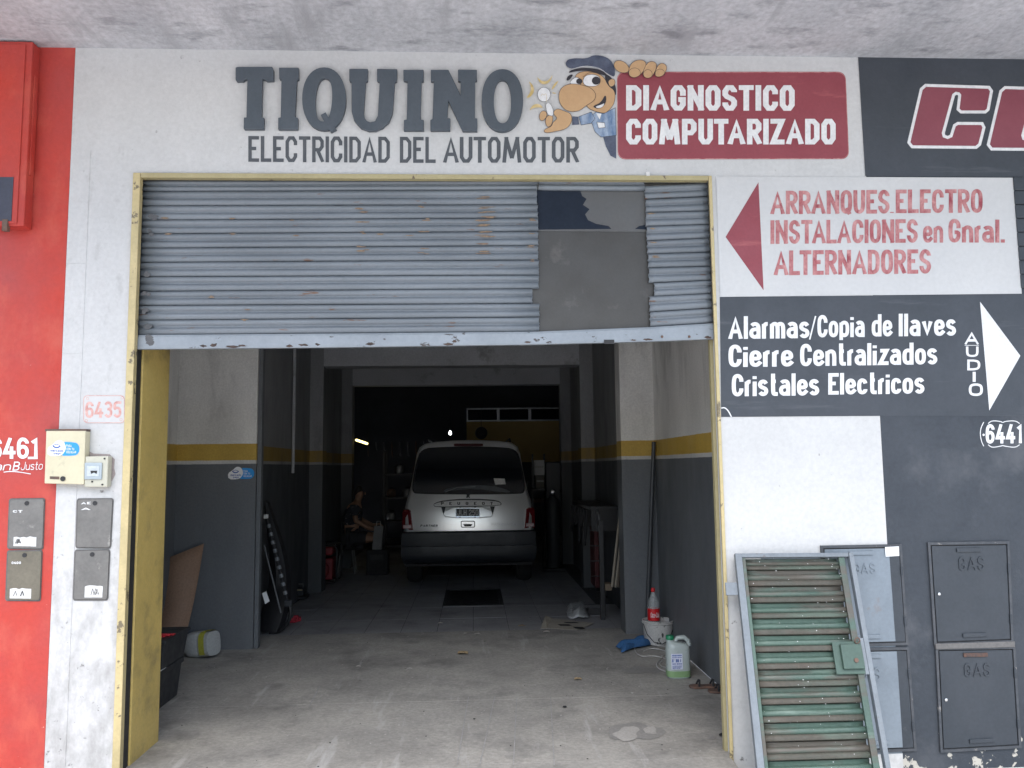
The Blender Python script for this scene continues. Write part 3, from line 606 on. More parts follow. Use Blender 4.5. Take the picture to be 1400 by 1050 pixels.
for x, y, rx, ry in ((210, 299, 7, 5), (206, 318, 5, 4), (204, 376, 5, 5), (201, 402, 5, 4), (203, 444, 7, 6), (200, 425, 5, 5), (205, 465, 9, 7)):
    for q_ in range(3):
        j += 1; cx_, cy_ = x+r_.uniform(-5, 2), y+r_.uniform(-4, 4); n_ = 11
        mb.sheet([W(cx_+rx*.7*math.cos(t)*r_.uniform(.6, 1.2), cy_+ry*.6*math.sin(t)*r_.uniform(.6, 1.2), YS-(.0188 if y > 456 else .0146)-(j % 9)*1e-4) for t in [-2*math.pi*k_/n_ for k_ in range(n_)]])
mb.build('worn_grey_patch', M('bare_grey_metal', (.065, .068, .072), (.10, .10, .105), r=.6, s=20, amt=1), sh, kind='stuff')
mb = MB()
for x, y, rx, ry in ((278, 473, 5, 2), (292, 471.5, 6, 2.5), (318, 474, 10, 2), (331, 472.5, 8, 2), (395, 473, 7, 2), (415, 471.5, 7, 2.2), (434, 471, 4, 2), (506, 470, 7, 2.4), (614, 470.5, 8, 2), (621, 466.5, 4, 2), (722, 468, 5, 1.5), (885, 464, 8, 1.6), (866, 465, 5, 1.3), (968, 461, 6, 2)):
    j += 1; n_ = 13
    mb.sheet([W(x+rx*math.cos(t)*r_.uniform(.45, 1.15), y+ry*math.sin(t)*r_.uniform(.45, 1.2), YS-.0184-(j % 9)*1e-4) for t in [-2*math.pi*k_/n_ for k_ in range(n_)]])
mb.build('rust_hole', M('dark_rusted_through', (.04, .03, .027), (.09, .06, .05), r=.9, s=40, amt=1), sh, kind='stuff')
# ------------------------------------------------------------------ main sign: raised letters
SY = -.028
A_ = (300, 80, 5.3846); B_ = (550, 80, 5.3846)
ts = thing('raised_letter_sign', 'large raised slate block letters TIQUINO across the white lintel', 'sign', W(520, 180))
def raised(pts, zz):
    P = [W(x, y, SY) for x, y in zc(pts, *zz)]
    MB().prism(P, (0, -SY-.0005, 0)).build('letter', m_letter, ts, bevel=.0025)
def raised_ring(outer, inner, zz, extra=None):
    mb = MB().ring([W(x, y, SY) for x, y in zc(outer, *zz)], [W(x, y, SY) for x, y in zc(inner, *zz)], (0, -SY-.0005, 0))
    if extra: mb.prism([W(x, y, SY-.0015) for x, y in zc(extra, *zz)], (0, -SY, 0))
    mb.build('letter', m_letter, ts)
raised([(118,65),(135,60),(388,60),(398,85),(398,160),(345,163),(330,150),(316,150),(310,430),(328,435),(326,518),(178,518),(180,433),(198,433),(205,150),(185,152),(175,163),(125,165),(118,155)], A_)
raised([(438,66),(583,66),(583,150),(570,155),(556,430),(578,436),(576,520),(432,520),(432,435),(450,432),(456,152),(440,150)], A_)
raised_ring(ell(770, 296, 161, 231, 40, 2.15), ell(768, 302, 61, 161, 40, 2.3, -.05), A_, [(745,415),(782,396),(838,498),(860,518),(820,540),(798,505)])
raised([(955,75),(1093,75),(1090,163),(1078,168),(1062,400),(1068,435),(1085,458),(1110,468),(1145,460),(1165,420),(1180,170),(1160,163),(1160,75),(1308,77),(1306,165),(1292,170),(1275,400),(1250,465),(1200,510),(1150,530),(1100,532),(1040,510),(990,455),(972,390),(972,170),(955,163)], A_)
raised([(8,82),(157,82),(157,163),(142,165),(135,448),(158,452),(158,528),(10,528),(12,452),(32,448),(38,168),(8,160)], B_)
raised([(210,82),(340,82),(430,268),(430,165),(410,162),(410,80),(550,82),(550,160),(537,163),(535,438),(553,440),(553,533),(445,533),(340,310),(332,435),(355,440),(353,528),(207,528),(207,450),(222,445),(232,168),(210,163)], B_)
raised_ring(ell(737, 307, 153, 229, 40, 2.15), ell(738, 315, 63, 161, 40, 2.3), B_)
es = thing('painted_trade_line', 'slate lettering ELECTRICIDAD DEL AUTOMOTOR under the raised letters', 'lettering', W(560, 221))
kw = dict(cw=.46, th=.135, gap=.07)
ptext('ELECTRICIDAD', 339.5, 533, 186, 221.2, 187, 222.6, -.002, m_letter2, es, **kw)
ptext('DEL', 546.7, 595.6, 187, 222.6, 187.3, 222.8, -.002, m_letter2, es, **kw)
ptext('AUTOMOTOR', 606, 791.3, 187.2, 222.6, 187.2, 222.3, -.002, m_letter2, es, **kw)

# ------------------------------------------------------------------ painted mechanic with a bulb
pm = thing('painted_mechanic', 'painted cartoon mechanic in navy cap holding a light bulb beside the maroon sign', 'wall painting', W(830, 215))
Z_ = (700, 70, 6.087); lay = [0]
def paint(pts, mat, name, smooth=True, line=False, lw=.28):
    lay[0] += 1; Y = -.0022-.0002*lay[0]
    P = zc(pts, *Z_)
    if smooth: P = chaikin(P, True, 2)
    MB().sheet([W(x, y, Y) for x, y in P]).build(name, mat, pm)
    if line:
        lay[0] += 1; pstroke(P, lw, -.0022-.0002*lay[0], m_line, pm, 'outline', closed=True)
def pline(pts, lw=.28, mat=None, smooth=True, name='outline'):
    lay[0] += 1; pstroke(zc(pts, *Z_), lw, -.0022-.0002*lay[0], mat or m_line, pm, name, smooth=smooth)
paint([(790,640),(865,640),(868,895),(820,870),(780,790),(755,700)], m_cap, 'trousers', False)
paint([(655,540),(700,505),(760,520),(860,470),(868,700),(740,715),(690,670),(665,600)], m_shirt, 'shirt', False, True)
paint([(555,545),(660,505),(690,560),(660,600),(575,615)], m_shirt, 'sleeve', False, True)
paint([(502,542),(550,545),(560,610),(500,615)], m_cap, 'cuff', False)
paint([(705,590),(770,595),(775,635),(720,640)], m_wlet, 'pocket', False, True)
paint([(700,515),(730,570),(745,520)], m_wlet, 'collar', False)
paint([(770,185),(830,215),(868,300),(865,380),(835,330),(780,260)], m_line, 'hair')
paint([(540,180),(640,160),(760,200),(800,290),(860,330),(855,430),(810,490),(770,520),(690,500),(640,480),(600,430),(540,330),(520,230)], m_skin, 'face', True, True)
paint([(800,240),(850,225),(862,270),(830,300),(805,285)], m_skin, 'ear', True, True)
paint([(480,255),(520,215),(560,220),(580,260),(560,285),(490,275)], m_wlet, 'eye', True, True)
paint([(585,250),(610,200),(680,190),(735,215),(735,270),(690,295),(610,290)], m_wlet, 'eye', True, True)
paint(ell(560, 250, 26, 24, 14), m_line, 'pupil', False)
paint(ell(700, 245, 36, 34, 16), m_line, 'pupil', False)
paint([(385,390),(400,310),(470,270),(560,275),(650,300),(700,350),(690,410),(620,450),(560,500),(470,505),(410,460)], m_skin, 'nose', True, True)
paint([(665,458),(740,430),(778,355),(788,410),(760,465),(710,482)], m_line, 'mouth')
paint([(690,462),(745,445),(772,430),(755,465),(715,476)], m_wlet, 'teeth')
paint([(450,235),(470,200),(510,190),(500,215),(465,250)], m_line, 'fringe')
paint([(460,185),(500,150),(600,135),(740,150),(800,200),(770,205),(640,160),(540,165)], m_line, 'fringe')
paint([(445,100),(460,70),(520,58),(620,62),(680,30),(770,40),(830,80),(858,150),(856,220),(800,195),(720,140),(600,120),(500,150),(455,130)], m_cap, 'cap')
pline([(500,150),(610,118),(730,140),(800,195),(855,220)], .3, m_wlet)
pline([(590,215),(640,175),(700,180)], .25)
# hand with the bulb
paint([(345,500),(380,475),(440,500),(495,520),(500,590),(450,650),(350,670),(285,682),(262,665),(280,645),(330,625),(340,590),(380,560),(350,530)], m_skin, 'hand', True, True)
paint([(225,540),(240,500),(280,495),(295,530),(270,575),(235,580)], m_skin, 'fingertip', True, True)
paint([(275,570),(300,530),(340,535),(340,580),(320,630),(285,625)], m_skin, 'fingertip', True, True)
paint([(278,440),(310,425),(340,470),(350,540),(300,535),(285,490)], m_wlet, 'bulb_base', True, True, .2)
paint(ell(266, 360, 54, 60, 22), m_wlet, 'bulb_glass', False, True, .22)
pline([(240,375),(255,350),(265,372),(280,348),(292,375),(285,420)], .22, m_gold)
for q in ([(135,240),(180,290),(185,340),(150,385),(115,390),(150,350),(160,300)], [(200,205),(245,250),(300,250),(345,185),(320,250),(280,278),(235,270)],
          [(395,238),(350,270),(325,320),(345,315),(370,275)], [(330,340),(378,350),(345,355)], [(140,500),(170,445),(230,435),(262,475),(220,465),(170,475)]):
    paint(q, m_gold, 'ray')
# fingers over the sign
def fingers():
    paint([(845,105),(870,75),(920,80),(960,110),(980,150),(960,180),(900,180),(855,145)], m_skin, 'hand', True, True)
    for q in ([(965,170),(990,100),(1050,68),(1110,80),(1118,120),(1080,190),(1020,225),(975,205)], [(1090,170),(1120,100),(1165,80),(1205,100),(1200,150),(1165,215),(1120,228),(1088,200)], [(1190,170),(1215,115),(1250,95),(1290,120),(1285,165),(1250,210),(1205,215),(1186,195)]):
        paint(q, m_skin, 'fingertip', True, True)
    for c in ((1020, 180, 50, 42), (1130, 190, 38, 38), (1232, 182, 40, 34)): pline([(c[0]+c[2]*math.cos(t), c[1]+c[3]*math.sin(t)) for t in [math.radians(a) for a in range(150, 395, 30)]], .22)

# ------------------------------------------------------------------ maroon sign
ms = thing('maroon_painted_sign', 'maroon rounded painted sign DIAGNOSTICO COMPUTARIZADO beside the mechanic', 'sign', W(1000, 217))
def warp(pts, q):    # unit square -> pixel quad tl,tr,br,bl
    return [((q[0][0]*(1-u)+q[1][0]*u)*(1-v)+(q[3][0]*(1-u)+q[2][0]*u)*v, (q[0][1]*(1-u)+q[1][1]*u)*(1-v)+(q[3][1]*(1-u)+q[2][1]*u)*v) for u, v in pts]
MQ = [(843.5, 98), (1156, 98), (1161, 217.5), (844.5, 218)]
rr = [((x)/2.62, y) for x, y in rrect(0, 0, 2.62, 1, .085)]
ppoly(warp(rr, MQ), -.002, m_maroon, ms, 'sign_board')
pstroke(warp([(.5+(u-.5)*.997, .5+(v-.5)*.985) for u, v in rr], MQ), .5, -.0024, m_brush, ms, 'border', closed=True)
kw = dict(cw=.50, th=.19, gap=.06)
ptext('DIAGNOSTICO', 856, 1086.5, 116.5, 151, 116.5, 151.5, -.0026, m_wlet, ms, **kw)
ptext('COMPUTARIZADO', 856, 1142.5, 162.5, 197.5, 162.5, 197.5, -.0026, m_wlet, ms, **kw)
fingers()

# ------------------------------------------------------------------ dark sign with big italic letters
cs = thing('slate_sign_with_outlined_letters', 'slate painted sign at top right with white-edged maroon italic letters', 'sign', W(1300, 240))
ppoly([(1173, 74), (1700, 84), (1700, 243), (1183, 240.5)], -.003, m_darkc, cs, 'sign_board')
CR = [(610,308),(1055,322),(1068,340),(1045,465),(1030,478),(865,478),(850,465),(862,365),(848,348),(822,343),(798,360),(722,640),(730,670),(765,683),(798,668),(822,592),(840,581),(1005,582),(1014,600),(985,715),(965,732),(515,728),(497,705),(585,330)]
def offset(P, d):
    out = []; m = len(P)
    area = sum(P[i][0]*P[(i+1) % m][1]-P[(i+1) % m][0]*P[i][1] for i in range(m)); sg = 1 if area > 0 else -1
    for i in range(m):
        a, b, c = P[i-1], P[i], P[(i+1) % m]
        def nn(p, q): dx, dy = q[0]-p[0], q[1]-p[1]; l = math.hypot(dx, dy) or 1; return (dy/l*sg, -dx/l*sg)
        n1, n2 = nn(a, b), nn(b, c); n = (n1[0]+n2[0], n1[1]+n2[1]); l = math.hypot(*n) or 1; n = (n[0]/l, n[1]/l)
        k = d/max(.55, n[0]*n1[0]+n[1]*n1[1]); out.append((b[0]+n[0]*k, b[1]+n[1]*k))
    return out
m_maroon2 = M('maroon_letter_paint', (.20, .045, .065), (.23, .06, .08), r=.5, s=3, amt=.8, grain=.04)
for dx, dy in ((0, 0), (570, 16)):
    P = [(x+dx, y+dy) for x, y in CR]
    lt = ppoly(zc(offset(P, 21), 1150, 60, 5.248), -.0036, m_wlet, cs, 'letter_outline')
    ppoly(zc(P, 1150, 60, 5.248), -.0042, m_maroon2, cs, 'letter')

# ------------------------------------------------------------------ white sign with red arrow
ws = thing('white_sign_red_lettering', 'white painted sign with red arrow and washed red trades lettering', 'sign', W(1200, 402))
ppoly([(979, 241.2), (1385, 243), (1397, 401.5), (984.5, 405.8)], -.0045, m_whiteclean, ws, 'sign_board')
ppoly([(1037, 249), (992, 324), (1044, 397)], -.005, m_maroon, ws, 'arrow')
kw = dict(cw=.48, th=.165, gap=.05, rnd_=True); C3 = (1040, 240, 3.889); YA = -.0052
def zt(text, x0, x1, tl, bl, tr, br, Zz, Y, mat, par, **k):
    ptext(text, Zz[0]+x0/Zz[2], Zz[0]+x1/Zz[2], Zz[1]+tl/Zz[2], Zz[1]+bl/Zz[2], Zz[1]+tr/Zz[2], Zz[1]+br/Zz[2], Y, mat, par, **k)
zt('ARRANQUES', 52, 685, 82, 206, 76, 202, C3, YA, m_brush, ws, **kw)
zt('_', 688, 708, 165, 199, 165, 199, C3, YA, m_brush, ws, **kw)
zt('ELECTRO', 718, 1180, 75, 200, 72, 198, C3, YA, m_brush, ws, **kw)
zt('INSTALACIONES', 52, 835, 238, 364, 232, 357, C3, YA, m_brush, ws, **kw)
zt('en', 863, 970, 235, 357, 235, 357, C3, YA, m_brush, ws, **kw)
zt('Gnral.', 998, 1298, 230, 356, 235, 357, C3, YA, m_brush, ws, **kw)
zt('ALTERNADORES', 70, 905, 399, 531, 392, 521, C3, YA, m_brush, ws, **kw)

# ------------------------------------------------------------------ slate sign with white script
al = thing('slate_sign_white_lettering', 'slate painted sign with white alarm and key-copy lettering and a white arrow', 'sign', W(1180, 569))
ppoly([(984, 406), (1260, 403.5), (1420, 402), (1430, 569), (1203, 568.5), (986, 570)], -.003, m_darkc, al, 'sign_board')
D3 = (985, 410, 3.373); YB = -.0036
kw = dict(cw=.47, th=.165, gap=.055, rnd_=True)
zt('Alarmas', 37, 410, 76, 181, 73, 176, D3, YB, m_wlet, al, **kw)
zt('/', 408, 442, 76, 178, 76, 178, D3, YB, m_wlet, al, cw=.47, th=.06)
zt('Copia', 447, 665, 70, 173, 68, 171, D3, YB, m_wlet, al, **kw)
zt('de', 697, 792, 66, 169, 66, 168, D3, YB, m_wlet, al, **kw)
zt('llaves', 822, 1086, 64, 168, 62, 165, D3, YB, m_wlet, al, **kw)
zt('Cierre', 37, 335, 207, 310, 204, 307, D3, YB, m_wlet, al, **kw)
zt('Centralizados', 367, 1000, 203, 306, 196, 297, D3, YB, m_wlet, al, **kw)
zt('Cristales', 52, 455, 342, 445, 338, 440, D3, YB, m_wlet, al, **kw)
zt('Electricos', 497, 940, 338, 437, 332, 432, D3, YB, m_wlet, al, **kw)
for ch, x0, x1, y0, y1 in (('A', 1127, 1190, 147, 207), ('U', 1132, 1190, 215, 263), ('D', 1138, 1198, 275, 325), ('I', 1163, 1177, 332, 378), ('O', 1145, 1210, 385, 443)):
    zt(ch, x0, x1, y0, y1, y0, y1, D3, YB, m_wlet, al, cw=1.0, th=.19, rnd_=True)
zt('_', 1126, 1191, 185, 211, 185, 211, D3, YB, m_wlet, al, cw=.8, th=.1)
ppoly(zc([(1197, 8), (1383, 258), (1240, 510)], *D3), -.0038, m_wlet, al, 'arrow')
pstroke([(986, 558), (991, 557), (996, 562), (1000, 570)], .8, -.0037, m_wlet, al, 'paint_drip', smooth=True)

# house numbers
n1 = thing('house_number', 'white painted house number 6441 in curly brackets on the slate wall', 'house number', W(1370, 606))
ptext('6441', 1347.5, 1397, 580, 606.5, 579.5, 606, -.003, m_wlet, n1, cw=.5, th=.17, gap=.06, rnd_=True)
for P in ([(1345, 577), (1341, 585), (1340, 594), (1342, 604), (1345, 610)], [(1351, 579), (1356, 575), (1368, 576), (1371, 578), (1374, 576), (1388, 575), (1394, 579)],
          [(1351, 608), (1356, 612), (1368, 610), (1371, 609), (1374, 610), (1388, 612), (1394, 608)]):
    pstroke(P, .55, -.003, m_wlet, n1, 'bracket', smooth=True)
ppoly(ell(1344.8, 594.5, 1.6, 1.6, 10), -.0032, m_wlet, n1, 'dot')
n2 = thing('house_number', 'faded red number plate 6435 painted left of the yellow frame', 'house number', W(142, 578))
PQ = rrect(114.5, 541, 170, 578, 5)
ppoly(PQ, -.0024, m_whiteclean, n2, 'plate')
pstroke(PQ, .45, -.0027, m_fadered, n2, 'border', closed=True)
ptext('6435', 116.5, 166, 549.3, 571.5, 548.5, 571, -.0028, m_fadered, n2, cw=.52, th=.16, gap=.05, rnd_=True)
for x, y in ((119.7, 544.8), (167, 544), (118, 575), (165.5, 573.7)): pstroke(ell(x, y, 1.7, 1.7, 10), .3, -.0028, m_fadered, n2, 'painted_screw', closed=True)
n3 = thing('house_number', 'white painted number 6461 and street name on the red wall', 'house number', W(20, 640))
ptext('6461', -14, 51.5, 598.5, 627.5, 598, 627, -.003, m_wlet, n3, cw=.56, th=.17, gap=.06, rnd_=True)
ppoly([(38, 624.5), (51.5, 624.3), (51.5, 627.6), (38, 627.8)], -.0033, m_wlet, n3, 'serif')
ptext('Juan', -34, 14, 632, 643.5, 631.5, 643, -.003, m_wlet, n3, cw=.7, th=.10, gap=.1, rnd_=True, slant=.2)
ptext('B', 17, 26, 631, 643.5, 631, 643.5, -.003, m_wlet, n3, cw=.7, th=.13, rnd_=True, slant=.2)
ptext('Justo', 28, 58, 631.5, 643, 631, 642, -.003, m_wlet, n3, cw=.7, th=.10, gap=.1, rnd_=True, slant=.2)
pstroke([(5, 645.5), (15, 644.3), (28, 645.5), (42, 648)], .6, -.003, m_wlet, n3, 'flourish', smooth=True)

# ------------------------------------------------------------------ cabinets and meter covers, left
def sticker(parent_label, quad, Y, sub=None):
    t = thing('payment_sticker', parent_label, 'sticker', W(quad[0][0], quad[3][1], Y))
    dr = [(.02, 1), (.0, .52), (.18, .30), (.30, .04), (.42, .0), (.52, .12), (.58, .38), (.57, .62), (.50, .86), (.38, 1)]
    pill = [(.36, .98), (.46, .10), (.86, .10), (.95, .2), (1, .38), (1, .66), (.95, .86), (.86, .98)]
    ppoly(chaikin(warp(pill, quad), True, 1), Y-.0008, m_blue, t, 'blue_pill')
    ppoly(chaikin(warp(dr, quad), True, 1), Y-.0014, m_sticker, t, 'white_drop')
    pstroke(warp([(.17, .36), (.24, .48), (.34, .48), (.41, .36)], quad), (quad[2][1]-quad[1][1])*.045, Y-.0018, m_blueink, t, 'emblem', smooth=True)
    pstroke(warp([(.2, .33), (.29, .27), (.38, .33)], quad), (quad[2][1]-quad[1][1])*.02, Y-.0018, m_blueink, t, 'emblem')
    def tl(s_, u0, u1, v0, v1, mat):
        a, b, c, d = warp([(u0, v1), (u1, v1), (u0, v0), (u1, v0)], quad)
        write(s_, quadmap(a, b, c, d, Y-.002, 1e-4), mat, t, False, 'print', cw=.6, th=.16, gap=.14)
    tl('mercado', .10, .50, .58, .74, m_blueink); tl('pago', .2, .42, .76, .90, m_blueink)
    tl('PAGA', .60, .76, .26, .42, m_sticker); tl('CON TU', .60, .84, .47, .62, m_sticker); tl('CELULAR', .60, .90, .67, .82, m_sticker)
    return t
bc = thing('meter_cabinet', 'beige electricity meter cabinet straddling the red and white walls', 'meter cabinet', W(88, 662))
q = [W(63, 589, -.06), W(117, 589, -.06), W(114.5, 662.5, -.06), W(60.5, 661, -.06)]
MB().hexa(q, [(p[0], -.0025, p[2]) for p in q]).build('cabinet_door', m_beige, bc, bevel=.004)
qq = [W(61.5, 586.5, -.05), W(118.5, 586.5, -.05), W(118, 590, -.05), W(62, 590, -.05)]
MB().hexa(qq, [(p[0], -.0026, p[2]) for p in qq]).build('cabinet_lip', m_rust, bc)
qk = W(86, 654.5, -.062); MB().lathe([(.013, 0), (.013, .006), (.006, .006)], (qk[0], -.066, qk[2]), 14, 'y').build('lock', m_ink, bc)
ppoly([(68, 651.2), (81, 651.6), (81, 655.4), (68, 655)], -.0615, m_rust, bc, 'name_slot')
sticker('blue and white payment sticker on the beige meter cabinet', [(64.5, 600.5), (108.5, 603), (108.5, 623.5), (64.5, 623.5)], -.0605)
bb = thing('breaker_box', 'small pale breaker box with a window beside the beige cabinet', 'breaker box', W(131, 667))
q = [W(116.5, 624, -.055), W(148, 623.5, -.055), W(146.5, 666, -.055), W(115, 666, -.055)]
MB().hexa(q, [(p[0], -.0026, p[2]) for p in q]).build('box', m_beige2, bb, bevel=.005)
q = [W(115.5, 632.5, -.064), W(139.5, 632.5, -.064), W(138.5, 655.5, -.064), W(115, 655.5, -.064)]
MB().hexa(q, [(p[0], -.056, p[2]) for p in q]).build('window_frame', m_clear, bb, bevel=.003)
q = [W(119, 637, -.066), W(135.5, 637, -.066), W(135, 651, -.066), W(118.5, 651, -.066)]
MB().hexa(q, [(p[0], -.0642, p[2]) for p in q]).build('window', M('pale_window', (.5, .55, .58), r=.1), bb)
ppoly([(123.5, 643.5), (133, 643.5), (132, 648), (128.5, 646), (124.5, 648)], -.0675, m_ink, bb, 'breaker_switch')
for x, y in ((126, 658.5), (143, 627), (140, 662.5)):
    qk = W(x, y, -.057); MB().lathe([(.005, 0), (.005, .004)], (qk[0], -.06, qk[2]), 8, 'y').build('screw', m_ink, bb)
ppoly([(112, 618), (120, 616), (128, 620), (150, 621), (157, 628), (156, 640), (158, 648), (153, 658), (149, 654), (149, 640), (112, 640)], -.0015, M('bare_plaster_patch', (.27, .23, .22), (.33, .29, .28), r=.9, s=14), fw, 'bare_patch')

def meter(label, quad, mat, sticker_q, marks=()):
    t = thing('meter_cover', label, 'meter cover', W((quad[2][0]+quad[3][0])/2, quad[2][1]), 'utility meter covers on the left piers')
    rr_ = [(u, v) for u, v in rrect(0, 0, 1, 1, .06)]
    P = warp([(.5+(u-.5)*1.07, .5+(v-.5)*1.05) for u, v in rr_], quad)
    MB().prism([W(x, y, -.006) for x, y in P], (0, .0035, 0)).build('cover_frame', m_rail2, t)
    P = warp(rr_, quad)
    MB().prism([W(x, y, -.013) for x, y in P], (0, .0065, 0)).build('cover_plate', mat, t, bevel=.002)
    c = warp([(.5, .08)], quad)[0]; c = W(c[0], c[1], -.014)
    MB().lathe([(.0, 0), (.012, 0), (.012, .003)], (c[0], -.016, c[2]), 14, 'y', cap=False).build('key_hole', m_ink, t)
    r_ = random.Random(int(quad[0][0]*7))
    if sticker_q:
        u0, v0, u1, v1 = sticker_q; P = [(u0, v0+r_.uniform(-.01, .01))]+[(u0+(u1-u0)*k/7, v0+r_.uniform(-.02, .015)) for k in range(1, 7)]+[(u1, v0), (u1, v1), (u0, v1)]
        ppoly(warp(P, quad), -.0138, m_paper, t, 'torn_sticker')
        for k in range(3):
            a = r_.uniform(u0+.05, u1-.15)
            pstroke(warp([(a, v1-.05), (a+.05, v0+.05), (a+.1, v1-.06)], quad), .5, -.0145, m_ink, t, 'scribble')
    for (u, v, s_) in marks:
        a, b, c, d = warp([(u, v+.05), (u+.28, v+.05), (u, v), (u+.28, v)], quad)
        write(s_, quadmap(a, b, c, d, -.0142, 1e-4), m_wlet, t, False, 'marking', cw=.6, th=.2, gap=.15)
meter('upper grey meter cover on the red wall with torn white sticker', [(13.7, 683), (60, 682.5), (57.5, 750), (11.2, 749)], m_meter, (.15, .77, .82, .96), [(.1, .22, 'CT')])
meter('olive meter cover low on the red wall with white label', [(11, 754), (56.5, 753.5), (54, 820.5), (8.5, 820)], m_meterolive, (.1, .77, .74, .97), [(.12, .21, '0400')])
meter('upper plain grey meter cover on the white pier', [(106.5, 683), (153.5, 682.5), (150, 748.5), (104.5, 748)], m_meter, None, [(.1, .05, 'AE'), (.1, .17, 'A')])
meter('lower scuffed grey meter cover on the white pier with label', [(103.5, 753), (149, 752.5), (146, 819.5), (101, 819.5)], m_meter, (.32, .73, .86, .96), [])

# ------------------------------------------------------------------ gas cabinets, right
def gas(label, quad, mat, letters, grp='gas cabinets in the wall', lockside=0, strip=None, lock=True, hinge=True):
    t = thing('gas_cabinet', label, 'gas cabinet', W((quad[2][0]+quad[3][0])/2, quad[2][1]), grp)
    P = [warp([(u, v)], quad)[0] for u, v in ((-.035, -.03), (1.035, -.03), (1.035, 1.03), (-.035, 1.03))]
    Q = [warp([(u, v)], quad)[0] for u, v in ((-.003, -.003), (1.003, -.003), (1.003, 1.003), (-.003, 1.003))]
    MB().ring([W(*p, -.014) for p in P], [W(*p, -.014) for p in Q], (0, .0112, 0)).build('cabinet_frame', m_dusty, t)
    MB().sheet([W(*p, -.0034) for p in warp([(-.02, -.02), (1.02, -.02), (1.02, 1.02), (-.02, 1.02)], quad)][::-1]).build('dark_gap', m_ink, t)
    P = [W(*p, -.0115) for p in warp([(.012, .010), (.988, .010), (.988, .990), (.012, .990)], quad)]
    MB().hexa(P, [(p[0], -.0038, p[2]) for p in P]).build('door', mat, t, bevel=.0025)
    def rc(u0, v0, u1, v1, name, m, th=.009, Y=-.0117):
        p = [W(*x, Y-th) for x in warp([(u0, v0), (u1, v0), (u1, v1), (u0, v1)], quad)]
        MB().hexa(p, [(a[0], Y, a[2]) for a in p]).build(name, m, t, bevel=.002)
    rc(.34, .035, .66, .075, 'vent_slot', m_darkrust if 'rusty' in label else mat)
    rc(.36, .915, .68, .955, 'vent_slot', mat)
    if letters:
        u0, u1, v0, v1 = letters[1]
        a, b, c, d = [warp([x], quad)[0] for x in ((u0, v1), (u1, v1), (u0, v0), (u1, v0))]
        gl, tw = layout(letters[0], cw=.8, th=.13, gap=.3)
        f = quadmap(a, b, c, d, -.0117, 0)
        for ch, qs in gl:
            mb = MB(); k = 0
            for q in qs:
                k += 1
                for quad_ in q:
                    p = [f(x[0]/tw, x[1], 0) for x in quad_]; mb.hexa([(a_[0], -.0165-.0003*k, a_[2]) for a_ in p], p)
            mb.build('letter', mat, t)
    if lock:
        c = W(*warp([(.07, .5)], quad)[0], -.014); MB().lathe([(.004, 0), (.008, .001), (.009, .004)], (c[0], -.018, c[2]), 12, 'y').build('lock', m_lock, t)
    if hinge:
        for v in (.25, .78): rc(1.0, v-.05, 1.03, v+.05, 'hinge', m_gasd, .008, -.012)
    return t
gas('upper slate gas cabinet at far right with raised letters', [(1272.5, 745.5), (1377, 744), (1382.5, 875), (1281, 879)], m_gasd, ('GAS', (.35, .68, .125, .265)))
gas('lower slate gas cabinet at far right with rusty slot', [(1283, 889), (1385, 887.5), (1393, 1019), (1289.5, 1025)], m_gasd, ('GAS', (.33, .67, .14, .275)))
g1 = gas('upper pale blue gas cabinet behind the leaning green gate', [(1126, 750), (1229.5, 748), (1238.5, 878), (1134, 881)], m_gas, ('GAS', (.38, .66, .16, .27)), lock=False)
g2 = gas('lower pale blue gas cabinet behind the leaning green gate', [(1137, 891), (1239.5, 889), (1249.5, 1023), (1144, 1027)], m_gas, ('GAS', (.3, .62, .17, .30)), lock=False)
ppoly([(1215.5, 752), (1229, 751.5), (1238, 877), (1224.5, 877.5)], -.0122, m_gasd, g1, 'slate_overpaint')
ppoly([(1226, 890), (1239, 890), (1249, 1022), (1234.5, 1023)], -.0122, m_gasd, g2, 'slate_overpaint')
ppoly([(1210, 748), (1229, 747), (1229.5, 760), (1211, 761)], -.018, m_sticker, g1, 'white_tag')
ppoly([(1040, 757), (1120, 756), (1216, 752), (1234, 1034), (1060, 1045)], -.0022, m_gas, dw, 'pale_overpaint')
ppoly([(1055, 1036), (1234, 1030), (1237, 1075), (1060, 1080)], -.0026, m_white, dw, 'white_foot')
t = thing('cement_ledge', 'dusty cement ledge between the two far right gas cabinets', 'ledge', W(1330, 886))
P = [W(1279, 880.5, -.02), W(1388, 877, -.02), W(1388, 885, -.02), W(1280, 888, -.02)]
MB().hexa(P, [(p[0], -.0031, p[2]) for p in P]).build('ledge_block', m_rail2, t, bevel=.003)

# ------------------------------------------------------------------ leaning green gate
gt = thing('leaning_gate', 'weathered green louvred gate in a pale frame leaning on the wall', 'gate', W(1110, 1060, -.3))
TL, TR = Vector(W(1003, 758, -.035)), Vector(W(1163, 757, -.035)); BLp, BRp = Vector(W(1033, 1050, -.36)), Vector(W(1214, 1050, -.36))
def ext(a, b, z): k = (a.z-z)/(a.z-b.z); return a+(b-a)*k
BL, BR = ext(TL, BLp, -.09), ext(TR, BRp, -.09)
nrm = (BL-TL).cross(TR-TL).normalized()
if nrm.y > 0: nrm = -nrm
def GP(u, v, d=0): return tuple((TL*(1-u)+TR*u)*(1-v)+(BL*(1-u)+BR*u)*v+nrm*d)
def gbar(u0, v0, u1, v1, d0, d1, name, mat, bev=.002, sk=None):
    a = [GP(u0, v0, d1), GP(u1, v0, d1), GP(u1, v1, d1), GP(u0, v1, d1)]; b = [GP(u0, v0, d0), GP(u1, v0, d0), GP(u1, v1, d0), GP(u0, v1, d0)]
    return MB().hexa(a, b).build(name, mat, gt, bevel=bev)
